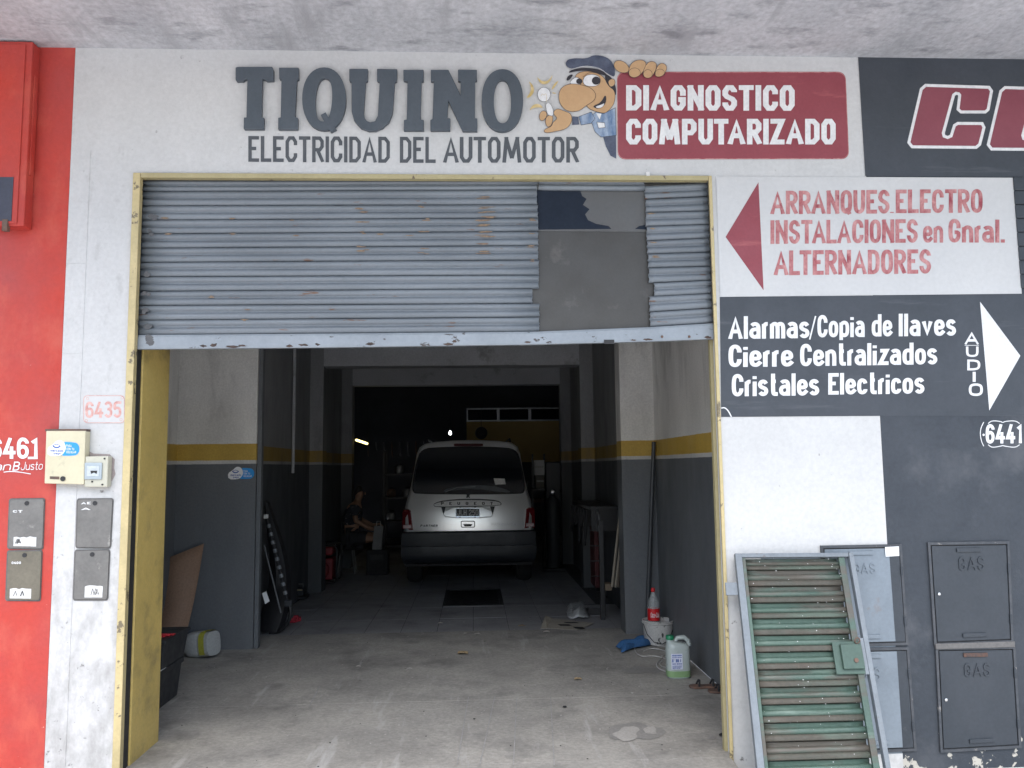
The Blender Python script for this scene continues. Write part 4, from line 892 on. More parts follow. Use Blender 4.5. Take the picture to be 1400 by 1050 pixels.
gbar(0, 0, .055, 1, 0, .03, 'frame_bar', m_gframe); gbar(.0555, 0, .96, .018, 0, .03, 'frame_bar', m_gframe); gbar(.961, 0, 1.0, 1, 0, .035, 'frame_bar', m_gframe)
gbar(.058, .02, .085, .995, .004, .024, 'stile', m_gate); gbar(.875, .02, .925, .995, .004, .024, 'stile', m_gate)
MB().hexa([GP(-.10, .125, .012), GP(-.001, .125, .012), GP(-.001, .18, .012), GP(-.10, .18, .012)], [GP(-.10, .125, .002), GP(-.001, .125, .002), GP(-.001, .18, .002), GP(-.10, .18, .002)]).build('hinge_lug', m_gframe, gt, bevel=.002)
def pyv(py):      # v for image row, at mid gate
    lo, hi = 0, 1.2
    for _ in range(30):
        m_ = (lo+hi)/2; p = GP(.4, m_); d = np.array([p[0], p[1]-CAMY, p[2]-CAMZ]); yy = 525-FPX*d.dot(_U)/d.dot(_F)
        if yy < py: lo = m_
        else: hi = m_
    return lo
vs_ = [pyv(y) for y in (764, 779.7, 802, 824.5, 845.9, 868.7, 891.6, 915.4, 939.5, 963.2, 988, 1013.5, 1039.5)]
while vs_[-1] < .93: vs_.append(vs_[-1]+(vs_[-2]-vs_[-3]))
GPR = [(0, -.014), (.03, -.004), (.07, -.008), (.26, -.011), (.31, .004), (.36, .011), (.48, .014), (.56, .011), (.62, .004), (.66, .010), (.80, .015), (.93, .013), (.965, .004), (.98, -.014)]
for i in range(len(vs_)-1):
    mb = MB(); n = 6; m_ = len(GPR); vv = []
    ue = .873
    for k in range(n+1):
        for t_, d in GPR: vv.append(GP(.087+(ue-.087)*k/n, vs_[i]*(1-t_)+vs_[i+1]*t_, d+rnd.uniform(-.0008, .0008)))
    mb.add(vv, [(k*m_+j, (k+1)*m_+j, (k+1)*m_+j+1, k*m_+j+1) for k in range(n) for j in range(m_-1)])
    o = mb.build('slat', (m_gate, m_gatebrown), gt, smooth=True, angle=.7)
    for pi, pf_ in enumerate(o.data.polygons): pf_.material_index = 1 if (pi % (m_-1)) >= 8 else 0
    s_ = o.modifiers.new('solid', 'SOLIDIFY'); s_.thickness = .0015; s_.offset = 1
va, vb = pyv(879), pyv(924)
o = gbar(.70, va, .935, vb, .025, .034, 'lock_plate', m_gateplate, .004)
gbar(.755, va+.012, .925, vb-.02, .0345, .052, 'lock_case', m_gateplate, .005)
p = GP(.86, (va+vb)/2+.012, .054); MB().tube([p, tuple(Vector(p)+nrm*.004)], .012, 12).build('key_hole', m_rust, gt)
p = Vector(GP(.90, va-.002, .045)); MB().tube([tuple(p+Vector((.014*math.cos(a), -.004*math.sin(a), .016*math.sin(a)))) for a in [k*.7 for k in range(9)]], .003, 6, closed=True).build('wire_ring', m_rust, gt)
gbar(.93, .37, .958, .52, .03, .036, 'latch_strip', m_gframe)
sp = MB()
for k in range(70):
    u, v = rnd.uniform(.1, .9), rnd.uniform(.02, .95); r_ = rnd.uniform(.0009, .0026); c = Vector(GP(u, v, .0175))
    ax = (TR-TL).normalized(); ay = (BL-TL).normalized()
    sp.sheet([tuple(c+ax*math.cos(a)*r_+ay*math.sin(a)*r_) for a in [0, 1.05, 2.1, 3.15, 4.2, 5.25]])
sp.build('paint_specks', m_wlet, gt, kind='stuff')

# ------------------------------------------------------------------ the van
VY = 6.35; vx = W(641, 724, VY)[0]
van = thing('parked_van', 'silver family van parked inside the dark garage, rear towards the street', 'van', (vx, VY, 0))
m_silver = M('silver_car_paint', (.93, .93, .93), (.88, .885, .89), r=.33, metal=.75, s=2, amt=.6, grain=.0, coat=.1, flat=True)
m_glass = M('dark_tinted_glass', (.006, .008, .012), (.004, .005, .008), r=.06, s=3, grain=0, spec=.7, flat=True)
m_bump = M('grey_bumper_plastic', (.014, .017, .022), (.018, .021, .027), r=.5, s=4)
m_tail = M('red_tail_lens', (.13, .008, .012), (.10, .007, .010), r=.12, s=8, coat=.5)
m_tyre = M('tyre_rubber', (.02, .02, .021), r=.85, s=12, bump=.2)
m_trimsilver = M('silver_trim', (.8, .8, .8), r=.3, s=4)
m_chrome = M('satin_chrome', (.6, .62, .64), r=.2, metal=.9, s=4)
PR = [(.80, .42), (.865, .55), (.875, .75), (.872, .98), (.84, 1.15), (.80, 1.28), (.765, 1.45), (.735, 1.62), (.712, 1.78), (.68, 1.87), (.60, 1.925), (.45, 1.95), (.2, 1.965), (0, 1.97)]
def yr(z): return .06 if z < .98 else .06+(z-.98)*.24
rings = []
for dy, sx, sz in ((0, .93, .975), (.018, .965, .99), (.05, .99, .998), (.12, 1, 1)):
    rings.append([(x*sx, yr(z)+dy, 1.2+(z-1.2)*sz) for x, z in PR])
for y, cap, sx in ((1.0, 9, 1.0), (2.6, 9, 1), (3.0, 1.93, .99), (3.35, 1.6, .98), (3.75, 1.18, .97), (4.25, 1.05, .94), (4.42, .9, .86)):
    rings.append([(x*sx, y, min(z, cap)) for x, z in PR])
full = [[(-x, y, z) for x, y, z in r_]+[(x, y, z) for x, y, z in reversed(r_[:-1])] for r_ in rings]
mb = MB(); n = len(full[0]); mb.v = [p for r_ in full for p in r_]
for i in range(len(full)-1):
    mb.f += [(i*n+k, i*n+k+1, (i+1)*n+k+1, (i+1)*n+k) for k in range(n-1)]
h = len(PR)
for base in (0, (len(full)-1)*n):
    for k in range(h-1): mb.f.append((base+k, base+k+1, base+n-2-k, base+n-1-k) if k < h-2 else (base+k, base+k+1, base+n-1-k))
for i in range(len(full)-1): mb.f.append((i*n, (i+1)*n, (i+1)*n+n-1, i*n+n-1))
mb.build('body', m_silver, van, smooth=True, local=True, angle=.9)
def vp(px, py, off=.0):       # point on the van's rear face seen at this pixel, local coordinates
    y = .1
    for _ in range(4):
        q = W(px, py, VY+y); y = yr(q[2])-off
    return (q[0]-vx, y, q[2])
def vpoly(pts, off, th, name, mat, bev=0, parent=van, **k):
    P = [vp(x, y, off) for x, y in pts]
    return MB().prism(P, (0, th, 0)).build(name, mat, parent, bevel=bev, local=True, **k)
gl = [(577, 614.5), (604, 612.3), (641, 611.5), (678, 612.3), (704.5, 614.5), (711, 633), (716, 660), (715.5, 672.5), (708, 674.3), (641, 675), (574, 674.3), (565.5, 672.5), (565.5, 660), (570.5, 633)]
glr = chaikin(gl, True, 2)
c_ = (641, 645)
vpoly([(c_[0]+(x-c_[0])*1.025, c_[1]+(y-c_[1])*1.04) for x, y in glr], .006, .02, 'window_seal', m_blackm)
vpoly(glr, .010, .02, 'rear_window', m_glass)
vpoly([(675, 654), (690, 654.5), (691.5, 662), (677, 662.5)], .0115, .001, 'window_sticker', m_paper)
vpoly(chaikin([(604, 673), (612, 667), (640, 663), (672, 664), (690, 668), (700, 673), (690, 673.5), (650, 668), (620, 670)], True, 1), .012, .002, 'parcel_shelf_glint', M('grey_shelf', (.10, .11, .12), r=.6))
vpoly(rrect(620.5, 606.5, 660.5, 610, 1.5), .012, .02, 'brake_light', M('dark_red_lens', (.06, .012, .014), r=.2), .002)
MB().tube([vp(609, 672.5, .016), vp(625, 666.5, .02), vp(650, 665.5, .016)], .006, 6).build('wiper', m_steel, van, local=True)
# trim strip with letters, number plate recess
vpoly(chaikin([(591.5, 689.5), (600, 685.3), (620, 682.6), (641, 682), (662, 682.3), (680, 684), (685.8, 687.5), (685, 691.5), (641, 693), (595.5, 694)], True, 1), .028, .03, 'strip_shadow_line', m_blackp)
st_ = vpoly(chaikin([(592, 690), (600, 686.5), (620, 684.2), (641, 683.6), (662, 684), (680, 685.5), (685, 688), (684, 691), (641, 691.8), (596, 693)], True, 1), .035, .04, 'chrome_strip', m_trimsilver, .004)
write('PEUGEOT', quadmap(0, 0, 0, 0, 0, 1e-4, plane=None) if False else (lambda u, v, k: (lambda p: (p[0], p[1]-.0005-k*1e-4, p[2]))(vp(604+u*69, 690.6-v*2.8, .0355))), m_ink, van, False, 'strip_lettering', cw=.7, th=.2, gap=1.1) if False else None
def vtext(s_, x0, x1, y0, y1, off, mat, name, parent=van, **k):
    g, tw = layout(s_, **k); mb = MB(); kk = 0
    for ch, qs in g:
        for q in qs:
            kk = (kk+1) % 5
            for j, quad in enumerate(q): mb.sheet([(lambda p: (p[0], p[1]-kk*2e-4-(j % 9)*2e-5, p[2]))(vp(x0+(x1-x0)*p_[0]/tw, y1+(y0-y1)*p_[1], off)) for p_ in quad])
    return mb.build(name, mat, parent, local=True)
vtext('PEUGEOT', 603, 674, 686.3, 690.2, .0365, m_ink, 'strip_lettering', cw=.6, th=.2, gap=1.2)
rc_ = [(603, 692.5), (676, 692.5), (675, 703), (671, 708.5), (610, 708.5), (605, 703)]
vpoly(chaikin(rc_, True, 1), .002, .01, 'plate_recess', M('recess_paint', (.68, .69, .69), r=.35), .002)
for P in ([(603, 692.5), (609.5, 692.5), (606.5, 704)], [(676.5, 692.5), (670, 692.5), (673.5, 704)]): vpoly(P, .0075, .006, 'recess_edge', m_bump)
pt = vpoly(rrect(622.8, 694.6, 656, 707.6, 1.2), .012, .008, 'number_plate', m_chrome, .001)
vpoly(rrect(623.8, 695.6, 655.2, 705.6, .6), .0135, .001, 'plate_face', M('plate_black', (.012, .014, .018), r=.4))
vtext('JLH 250', 625.5, 654, 696.8, 704.6, .0145, m_wlet, 'plate_lettering', cw=.55, th=.12, gap=.14)
for x in (629, 649.5):
    for y in (693.2, 707): vpoly(ell(x, y, .9, .9, 8), .014, .004, 'plate_screw', m_ink)
hd = vpoly(rrect(630, 712, 649.5, 721.3, 2), .005, .004, 'tailgate_handle', m_ink, .001)
vpoly(rrect(631, 713, 648.5, 720.3, 1.5), .009, .004, 'handle_cup', m_silver, .001)
vpoly([(633, 716.5), (646, 716.5), (644, 719.6), (635, 719.6)], .0115, .002, 'handle_slot', m_ink)
em = [(637.3, 680), (638.3, 677), (636.8, 675.5), (638.5, 674.6), (640, 676), (641.5, 674.5), (642.6, 676), (641.6, 678), (642.3, 680.8), (640.8, 680.8), (640.2, 679), (639, 681)]
vpoly(em, .008, .006, 'emblem', m_bump)
vtext('PARTNER', 574.5, 598, 717.3, 720.2, .006, m_bump, 'model_lettering', cw=.7, th=.22, gap=.2, slant=.2)
vtext('PATAGONICA', 671.5, 705, 715.2, 718.4, .006, m_trimsilver, 'model_lettering', cw=.8, th=.14, gap=.3, slant=.3)
# bumper
def lofted(rows, name, mat, bev=.01):
    mb = MB(); n = len(rows[0]); mb.v = [p for r_ in rows for p in r_]
    mb.f = [(i*n+k, i*n+k+1, (i+1)*n+k+1, (i+1)*n+k) for i in range(len(rows)-1) for k in range(n-1)]
    return mb.build(name, mat, van, local=True, smooth=True, angle=.9)
rows = []
for z, y0, hw in ((.755, .04, .885), (.752, -.02, .885), (.735, -.045, .893), (.62, -.05, .90), (.57, -.045, .90), (.565, -.075, .902), (.46, -.08, .90), (.38, -.06, .885), (.335, .0, .87), (.33, .08, .85)):
    r_ = []
    for k in range(-8, 9):
        t_ = k/8; x = hw*math.sin(t_*math.pi/2)**1 if False else hw*t_*(1.0)
        y = y0+.02*abs(t_)**2+(.40 if abs(t_) == 1 else 0)*1.0
        if abs(k) == 8: x = math.copysign(hw, k)
        elif abs(k) == 7: x = math.copysign(hw-.01, k); y = y0+.055
        r_.append((x, y, z))
    rows.append(r_)
lofted(rows, 'rear_bumper', m_bump)
MB().box(-.84, .05, .30, .84, 4.1, .43).build('underbody', m_blackm, van, local=True)
mb = MB().tube([(.55, .15, .30), (.55, -.03, .295)], .025, 10, cap=False); mb.build('exhaust_pipe', m_chrome, van, local=True, smooth=True)
for s_ in (-1, 1):
    pts = [(.735, .775), (.888, .78), (.885, 1.0), (.872, 1.045), (.80, 1.05), (.765, 1.03)]
    P = [(s_*x, .035+(.06 if x > .87 else .0), z) for x, z in pts]
    tl = MB().prism(P, (0, .09, 0)).build('tail_light', m_tail, van, bevel=.008, local=True)
    MB().box(min(s_*.76, s_*.865), .028, .80, max(s_*.76, s_*.865), .05, .845).build('reverse_lens', M('pale_red_lens', (.13, .035, .04), r=.2), tl, local=True)
    q = [(s_*.80, 1.30, 1.25), (s_*.80, 2.5, 1.25), (s_*.735, 2.4, 1.68), (s_*.735, 1.35, 1.68)]
    MB().prism(q, (s_*.012, 0, 0)).build('side_window', m_glass, van, local=True)
    MB().box(min(s_*.86, s_*1.02), 3.1, 1.18, max(s_*.86, s_*1.02), 3.2, 1.36).build('wing_mirror', m_blackp, van, bevel=.03, local=True)
    for y in (.80, 3.55):
        x0 = s_*.66; w_ = .20*s_
        prof = [(.16, 0), (.29, 0), (.315, .03*s_), (.32, .10*s_), (.315, .17*s_), (.29, w_), (.17, w_), (.15, .15*s_)]
        wh = MB().lathe(prof, (x0, y, .32), 28, 'x').build('wheel', m_tyre, van, smooth=True, local=True)
        MB().lathe([(.0, .185*s_), (.05, .19*s_), (.14, .17*s_), (.168, .195*s_)], (x0, y, .32), 20, 'x', cap=False).build('rim', m_steel, wh, smooth=True, local=True)
    MB().tube([(s_*.60, .9, 1.955), (s_*.60, 1.0, 2.0), (s_*.60, 2.4, 2.0), (s_*.60, 2.5, 1.95)], .012, 6).build('roof_rail', m_blackp, van, local=True)

# ------------------------------------------------------------------ things in the front bay
# plywood sheet against the return wall
mb = MB(); vs = []
for k in range(9):
    t_ = k/8; Yk = 2.93-.30*(1-t_)**1.6
    xr_ = 243+36*t_**.62; yr_ = 889-146*t_
    a_ = W(xr_, yr_, Yk); b_ = W(205, yr_+26*t_+4, Yk-.02)
    vs += [b_, a_]
mb.add(vs, [(2*k, 2*k+1, 2*k+3, 2*k+2) for k in range(8)])
py_ = mb.build('plywood_sheet', M('brown_hardboard', (.27, .165, .105), (.22, .13, .085), r=.7, s=3, dirt=(.10, .065, .045), dth=.62, dscale=5), smooth=True)
s_ = py_.modifiers.new('solid', 'SOLIDIFY'); s_.thickness = .008
tag(py_, 'curved brown hardboard sheet leaning on the grey return wall', 'board')
# stacked black crates
bx = G(216, 977); cx, cy = bx[0]-.02, bx[1]+.02
def crate(z0, hh, label, mat, tape):
    t = thing('toolbox_crate', label, 'crate', (cx-.2, cy+.2, z0), 'black plastic boxes behind the left pier')
    y0, y1 = cy, cy+.46; x0, x1 = cx-.42, cx+.0
    a = [(x0+.02, y0+.02, z0), (x1-.02, y0+.02, z0), (x1-.02, y1-.02, z0), (x0+.02, y1-.02, z0)]
    b = [(x0, y0, z0+hh*.86), (x1, y0, z0+hh*.86), (x1, y1, z0+hh*.86), (x0, y1, z0+hh*.86)]
    MB().add(a+b, [(3, 2, 1, 0), (4, 5, 6, 7), (0, 1, 5, 4), (1, 2, 6, 5), (2, 3, 7, 6), (3, 0, 4, 7)]).build('box_body', mat, t, bevel=.006)
    MB().box(x0-.012, y0-.012, z0+hh*.86, x1+.012, y1+.012, z0+hh).build('lid', mat, t, bevel=.006)
    MB().box(x1-.16, y0-.024, z0+hh*.72, x1-.08, y0-.012, z0+hh*.98).build('clasp', m_steel if tape else mat, t, bevel=.003)
    if tape: MB().box(x1-.12, y0-.01, z0+hh+.0005, x1+.011, y0+.13, z0+hh+.002).build('paper_label', m_paper, t)
m_crate = M('dusty_black_plastic', (.022, .024, .027), (.03, .032, .035), r=.5, s=5)
crate(.0, .265, 'lower black plastic toolbox on the floor behind the yellow pier', m_crate, True)
cx += .03; cy += .03
crate(.268, .20, 'upper black plastic toolbox stacked behind the yellow pier', m_crate, False)
rg = MB()
for k in range(5): rg.box(cx-.16+.02*k, cy+.02+.03*k, .4695, cx-.04+.02*k-.03, cy+.06+.03*k, .478+.006*(k % 2))
tag(rg.build('red_rag', M('red_cloth', (.55, .03, .04), r=.8), bevel=.004), 'crumpled red rag on top of the black toolboxes', 'rag')
# jug lying on its side
def jug_body(mb_w, hgt, dep, n=28):
    pass
jl = G(262, 903); m_hdpe = M('milky_plastic', (.42, .43, .42), (.36, .37, .36), r=.35, s=5)
jg = thing('lying_jug', 'translucent white jug with yellow label lying against the grey wall', 'jug', (jl[0], jl[1]+.1, 0))
R_ = Matrix.Translation((jl[0]+.02, jl[1]+.13, .108)) @ Matrix.Rotation(math.radians(158), 4, 'Z') @ Matrix.Rotation(math.radians(6), 4, 'Y')
mb = MB(); nn = 20; secs = [(-.155, .05, .06, 0), (-.150, .088, .10, 0), (-.06, .096, .108, 0), (-.045, .090, .102, 0), (-.03, .096, .108, 0), (.06, .094, .106, 0), (.10, .080, .09, .0), (.135, .035, .035, .03), (.15, .022, .022, .04), (.175, .022, .022, .04)]
for x_, a_, b_, off_ in secs:
    for k_ in range(nn):
        t_ = 2*math.pi*k_/nn; c_2, s_2 = math.cos(t_), math.sin(t_)
        mb.v.append((x_, a_*math.copysign(abs(c_2)**.62, c_2)+off_, b_*math.copysign(abs(s_2)**.62, s_2)))
mb.f = [(a_*nn+k_, a_*nn+(k_+1) % nn, (a_+1)*nn+(k_+1) % nn, (a_+1)*nn+k_) for a_ in range(len(secs)-1) for k_ in range(nn)]+[tuple(range(nn-1, -1, -1)), tuple((len(secs)-1)*nn+k_ for k_ in range(nn))]
mb.xform(R_).build('jug_body', m_hdpe, jg, smooth=True)
mb = MB()
for k_ in range(-2, 7):
    q4 = []
    for t_, x_ in ((k_, -.125), (k_+1, -.125), (k_+1, -.068), (k_, -.068)):
        t_ = 2*math.pi*t_/20; c_2, s_2 = math.cos(t_), math.sin(t_); q4.append((x_, .0985*math.copysign(abs(c_2)**.62, c_2), .1105*math.copysign(abs(s_2)**.62, s_2)))
    mb.sheet(q4)
mb.xform(R_).build('yellow_label', M('yellow_green_label', (.42, .40, .05), (.3, .32, .05), r=.5, s=20), jg)
MB().lathe([(.026, .160), (.026, .188)], (0, 0, 0), 16, 'x').xform(R_ @ Matrix.Translation((0, .04, 0))).build('cap', m_sticker, jg)
sticker('small payment sticker on the grey return wall under the stripe', [(311.5, 637.5), (347.5, 638.5), (347.5, 655), (311.5, 655.5)], 2.998)
# steel post at the end of the return wall
tag(MB().box(-1.982, 3.02, 0, -1.945, 3.10, 3.03).build('steel_post', M('grey_post_paint', (.13, .14, .15), r=.5), bevel=.003), 'slim grey steel post at the end of the return wall', 'post')
pc = W(380, 600, 5.2); tag(MB().tube([(-2.13, 5.2, 1.55), (-2.13, 5.2, 3.28)], .018, 8).build('conduit', m_beam), 'thin conduit pipe on the left garage wall', 'conduit')
# black bumper-like trim leaning in the corner
tr = thing('car_bumper_trim', 'black plastic car bumper trim standing on end beside the grey post', 'car part', G(376, 868))
g0 = G(376, 866)
Pth = [(g0[0]-.02+.30*math.sin(t_*2.2)*(1-t_)*.9-.10*t_, g0[1]-.05+.12*t_, .03+t_*1.25) for t_ in [k/14 for k in range(15)]]
mb = MB(); vs = []
for i, p in enumerate(Pth):
    t_ = i/14; w_ = .16*(1-t_)**.7+.03
    vs += [(p[0]-w_, p[1]+.05, p[2]), (p[0]-w_*.4, p[1]-.03, p[2]), (p[0]+w_*.3, p[1]-.03, p[2]), (p[0]+w_*.5, p[1]+.04, p[2])]
mb.add(vs, [(i*4+k, i*4+(k+1) % 4, i*4+4+(k+1) % 4, i*4+4+k) for i in range(14) for k in range(4)]+[(3, 2, 1, 0), (56, 57, 58, 59)])
mb.build('trim_shell', m_blackp, tr, smooth=True)
def strutpx(a, b, Ya, Yb, r_, name, mat, par): MB().tube([W(*a, Ya), W(*b, Yb)], r_, 8).build(name, mat, par, smooth=True)
strutpx((365, 708), (393, 822), 3.55, 3.45, .016, 'ribbed_rod', m_blackm, tr)
for k in range(9):
    a = np.array(W(365, 708, 3.53)); b = np.array(W(393, 822, 3.43)); c0 = a+(b-a)*(.08+k*.1); c1 = a+(b-a)*(.12+k*.1)
    MB().tube([tuple(c0), tuple(c1)], .02, 8).build('collar', M('grey_collar', (.16, .17, .18), r=.4), tr)
strutpx((361, 745), (384, 838), 3.5, 3.4, .008, 'thin_rod', M('dull_rod', (.12, .125, .13), r=.5), tr)
q = W(363.5, 706, 3.5); MB().box(q[0]-.02, 3.49, q[2]-.02, q[0]+.02, 3.52, q[2]+.02).build('end_cap', m_paper, tr, bevel=.003)
ppoly([(358, 811), (364, 808.5), (368.5, 822), (362.5, 826)], 3.30, m_sticker, tr, 'white_label', th=.002)
MB().box(W(395, 825, 3.4)[0]-.04, 3.38, W(395, 825, 3.4)[2]-.03, W(395, 825, 3.4)[0]+.03, 3.45, W(395, 825, 3.4)[2]+.03).build('clamp', m_bump, tr, bevel=.006)
cu = [(g0[0]+.0+.17*math.cos(a)-.02, g0[1]-.02, .20+.19*math.sin(a)) for a in [math.radians(d) for d in range(-100, 60, 16)]]
MB().tube(cu, .018, 8).build('edge_roll', m_blackp, tr, smooth=True)
q = G(401, 852); rg = MB()
for k in range(5): rg.box(q[0]-.04+.015*k, q[1]+.02*k, .003, q[0]+.02+.01*k, q[1]+.03+.02*k, .03+.02*(k % 3))
tag(rg.build('small_red_rag', M('bright_red_cloth', (.42, .03, .05), r=.8), bevel=.006), 'small red rag on the floor beside the black trim', 'rag')
# small trolley / tray
q = G(405, 822); tb = thing('battery_tray', 'small black battery charger with yellow-edged top on the floor', 'charger', q)
MB().box(q[0]-.12, q[1], .02, q[0]+.12, q[1]+.2, .06).build('tray_base', m_blackp, tb, bevel=.006)
MB().box(q[0]-.09, q[1]+.02, .06, q[0]+.08, q[1]+.18, .15).build('charger_case', m_bump, tb, bevel=.01)
MB().box(q[0]-.08, q[1]+.012, .125, q[0]+.07, q[1]+.019, .135).build('yellow_strip', m_frame2, tb)
MB().tube([(q[0]-.07, q[1]+.1, .15), (q[0]-.07, q[1]+.1, .19), (q[0]+.06, q[1]+.1, .19), (q[0]+.06, q[1]+.1, .15)], .007, 6).build('handle', m_steel, tb)
# generator
q = G(404, 797); gx, gy = q[0], q[1]-.3
gn = thing('portable_generator', 'red portable generator in a black tube frame by the left wall', 'generator', (gx+.3, gy+.2, 0))
m_gred = M('dull_red_enamel', (.22, .018, .025), (.16, .015, .02), r=.45, s=6)
for y in (gy, gy+.42):
    MB().tube([(gx, y, .04), (gx+.60, y, .04), (gx+.62, y, .08), (gx+.62, y, .50), (gx+.58, y, .54), (gx+.02, y, .54), (gx-.02, y, .50), (gx-.02, y, .08)], .013, 8, closed=True).build('tube_frame', m_blackp, gn, smooth=True)
for x in (gx, gx+.6): MB().tube([(x, gy, .54), (x, gy+.42, .54)], .013, 8).build('cross_bar', m_blackp, gn, smooth=True)
MB().box(gx+.02, gy+.02, .40, gx+.56, gy+.40, .52).build('fuel_tank', m_gred, gn, bevel=.03)
MB().box(gx+.24, gy+.03, .07, gx+.56, gy+.36, .36).build('engine_block', m_gred, gn, bevel=.02)
MB().lathe([(.04, 0), (.11, .0), (.12, .02), (.12, .05)], (gx+.40, gy-.02, .21), 20, 'y').build('recoil_cover', m_gred, gn, smooth=True)
MB().box(gx+.02, gy+.03, .08, gx+.22, gy+.34, .36).build('control_panel', m_blackp, gn, bevel=.01)
MB().box(gx+.22, gy+.01, .37, gx+.26, gy+.03, .41).build('fuel_tap', m_sticker, gn, bevel=.003)
# seated person ------------------------------------------------------
def skinfig(name, nodes, edges, mat, parent=None, sub=2, root=0):
    me = bpy.data.meshes.new(name); me.from_pydata([n_[0] for n_ in nodes], edges, [])
    me.materials.append(mat); o = bpy.data.objects.new(name, me); COL.objects.link(o)
    md = o.modifiers.new('skin', 'SKIN'); md.use_smooth_shade = True
    me.skin_vertices or None
    if not me.skin_vertices:
        bm = bmesh.new(); bm.from_mesh(me); bm.verts.layers.skin.verify(); bm.to_mesh(me); bm.free()
    for i, n_ in enumerate(nodes): me.skin_vertices[0].data[i].radius = (n_[1], n_[1] if len(n_) < 3 else n_[2]); me.skin_vertices[0].data[i].use_root = (i == root)
    if sub: s_ = o.modifiers.new('sub', 'SUBSURF'); s_.levels = sub; s_.render_levels = sub
    if parent: o.parent = parent
    return o
PY = 8.30; ph = W(478, 720, PY)[0]
m_pskin = M('skin', (.30, .17, .11), (.27, .15, .10), r=.5, s=12, grain=.02)
m_shirtp = M('dark_floral_shirt', (.02, .022, .03), (.03, .03, .04), r=.8, s=6, d2=(.22, .20, .20), d2th=.60, d2scale=22, d2soft=.03)
pe = thing('person', 'person in a dark patterned shirt and shorts seated on a stool by the left wall', 'person', (ph, PY, 0))
# local coordinates, facing +x and slightly to the street
nod = [((0, 0, .55), .13, .15), ((.02, 0, .72), .115, .14), ((.06, 0, .90), .12, .15), ((.10, 0, 1.02), .07, .11), ((.12, 0, 1.10), .045), ((.15, 0, 1.18), .075, .07), ((.155, 0, 1.26), .065),
       ((.10, .17, 1.0), .055), ((.13, .22, .80), .042), ((.34, .15, .70), .034), ((.42, .10, .72), .028),
       ((.10, -.17, 1.0), .055), ((.12, -.22, .80), .042), ((.33, -.18, .68), .034), ((.41, -.14, .66), .028),
       ((.06, .10, .53), .10), ((.42, .12, .54), .065), ((.40, .12, .28), .052), ((.38, .12, .09), .034), ((.50, .13, .035), .03),
       ((.06, -.10, .53), .10), ((.44, -.14, .53), .065), ((.42, -.15, .28), .052), ((.40, -.15, .09), .034), ((.52, -.17, .035), .03)]
edg = [(0, 1), (1, 2), (2, 3), (3, 4), (4, 5), (5, 6), (3, 7), (7, 8), (8, 9), (9, 10), (3, 11), (11, 12), (12, 13), (13, 14), (0, 15), (15, 16), (16, 17), (17, 18), (18, 19), (0, 20), (20, 21), (21, 22), (22, 23), (23, 24)]
skinfig('body', nod, edg, m_pskin, pe)
nod2 = [((0, 0, .56), .145, .165), ((.02, 0, .72), .13, .155), ((.06, 0, .90), .135, .165), ((.10, 0, 1.02), .085, .12), ((.10, .17, 1.0), .07), ((.125, .215, .86), .062), ((.10, -.17, 1.0), .07), ((.115, -.215, .86), .062)]
skinfig('shirt', nod2, [(0, 1), (1, 2), (2, 3), (3, 4), (4, 5), (3, 6), (6, 7)], m_shirtp, pe)
skinfig('shorts', [((0, 0, .53), .15, .17), ((.07, .10, .53), .115), ((.30, .115, .54), .088), ((.07, -.10, .53), .115), ((.32, -.13, .535), .088)], [(0, 1), (1, 2), (0, 3), (3, 4)], M('dark_shorts', (.025, .025, .03), r=.8), pe)
skinfig('hair', [((.12, 0, 1.16), .05), ((.12, 0, 1.24), .07), ((.15, 0, 1.29), .065), ((.19, 0, 1.285), .035)], [(0, 1), (1, 2), (2, 3)], M('dark_hair', (.015, .012, .01), r=.6), pe)
MB().lathe([(.004, 0), (.012, .01), (.01, .03), (.003, .045)], (.235, 0, 1.185), 8).build('nose', m_pskin, pe, smooth=True, local=True)
for s_ in (-1, 1):
    MB().lathe([(.002, -.008), (.009, 0), (.002, .008)], (.222, .028*s_, 1.215), 8).build('eye', m_ink, pe, smooth=True, local=True)
    MB().lathe([(.006, -.02), (.014, 0), (.008, .022)], (.145, .073*s_, 1.19), 8).build('ear', m_pskin, pe, smooth=True, local=True)
MB().box(.215, -.025, 1.142, .226, .025, 1.149).build('mouth', M('lips', (.22, .08, .07), r=.5), pe, bevel=.002, local=True)
for (hx, hy, hz), s_ in (((.42, .10, .72), 1), ((.41, -.14, .66), -1)):
    for k in range(4):
        L_ = (.06, .07, .065, .05)[k]; yy = hy+(k-1.5)*.017
        skinfig('finger', [((hx+.01, yy, hz), .009), ((hx+.035+L_*.4, yy, hz-.005), .0085), ((hx+.03+L_*.8, yy, hz-.03), .007)], [(0, 1), (1, 2)], m_pskin, pe, 1)
    skinfig('thumb', [((hx-.01, hy-.02*s_, hz+.005), .011), ((hx+.03, hy-.045*s_, hz+.02), .009), ((hx+.055, hy-.045*s_, hz+.015), .007)], [(0, 1), (1, 2)], m_pskin, pe, 1)
m_shoe = M('grey_trainer', (.20, .20, .21), r=.6, s=20)
for y in (.12, -.15):
    sgn = 0 if y > 0 else -.02
    skinfig('shoe', [((.345, y, .045), .045), ((.40, y, .06), .052), ((.48, y+sgn, .045), .045), ((.55, y+sgn*1.5, .032), .032)], [(0, 1), (1, 2), (2, 3)], m_shoe, pe, 2)
stl = thing('stool', 'low black stool under the seated person', 'stool', (ph-.03, PY, 0))
MB().lathe([(.16, 0), (.18, .01), (.18, .04), (.16, .05)], (ph-.03, PY, .36), 20).build('seat', m_blackp, stl, smooth=True)
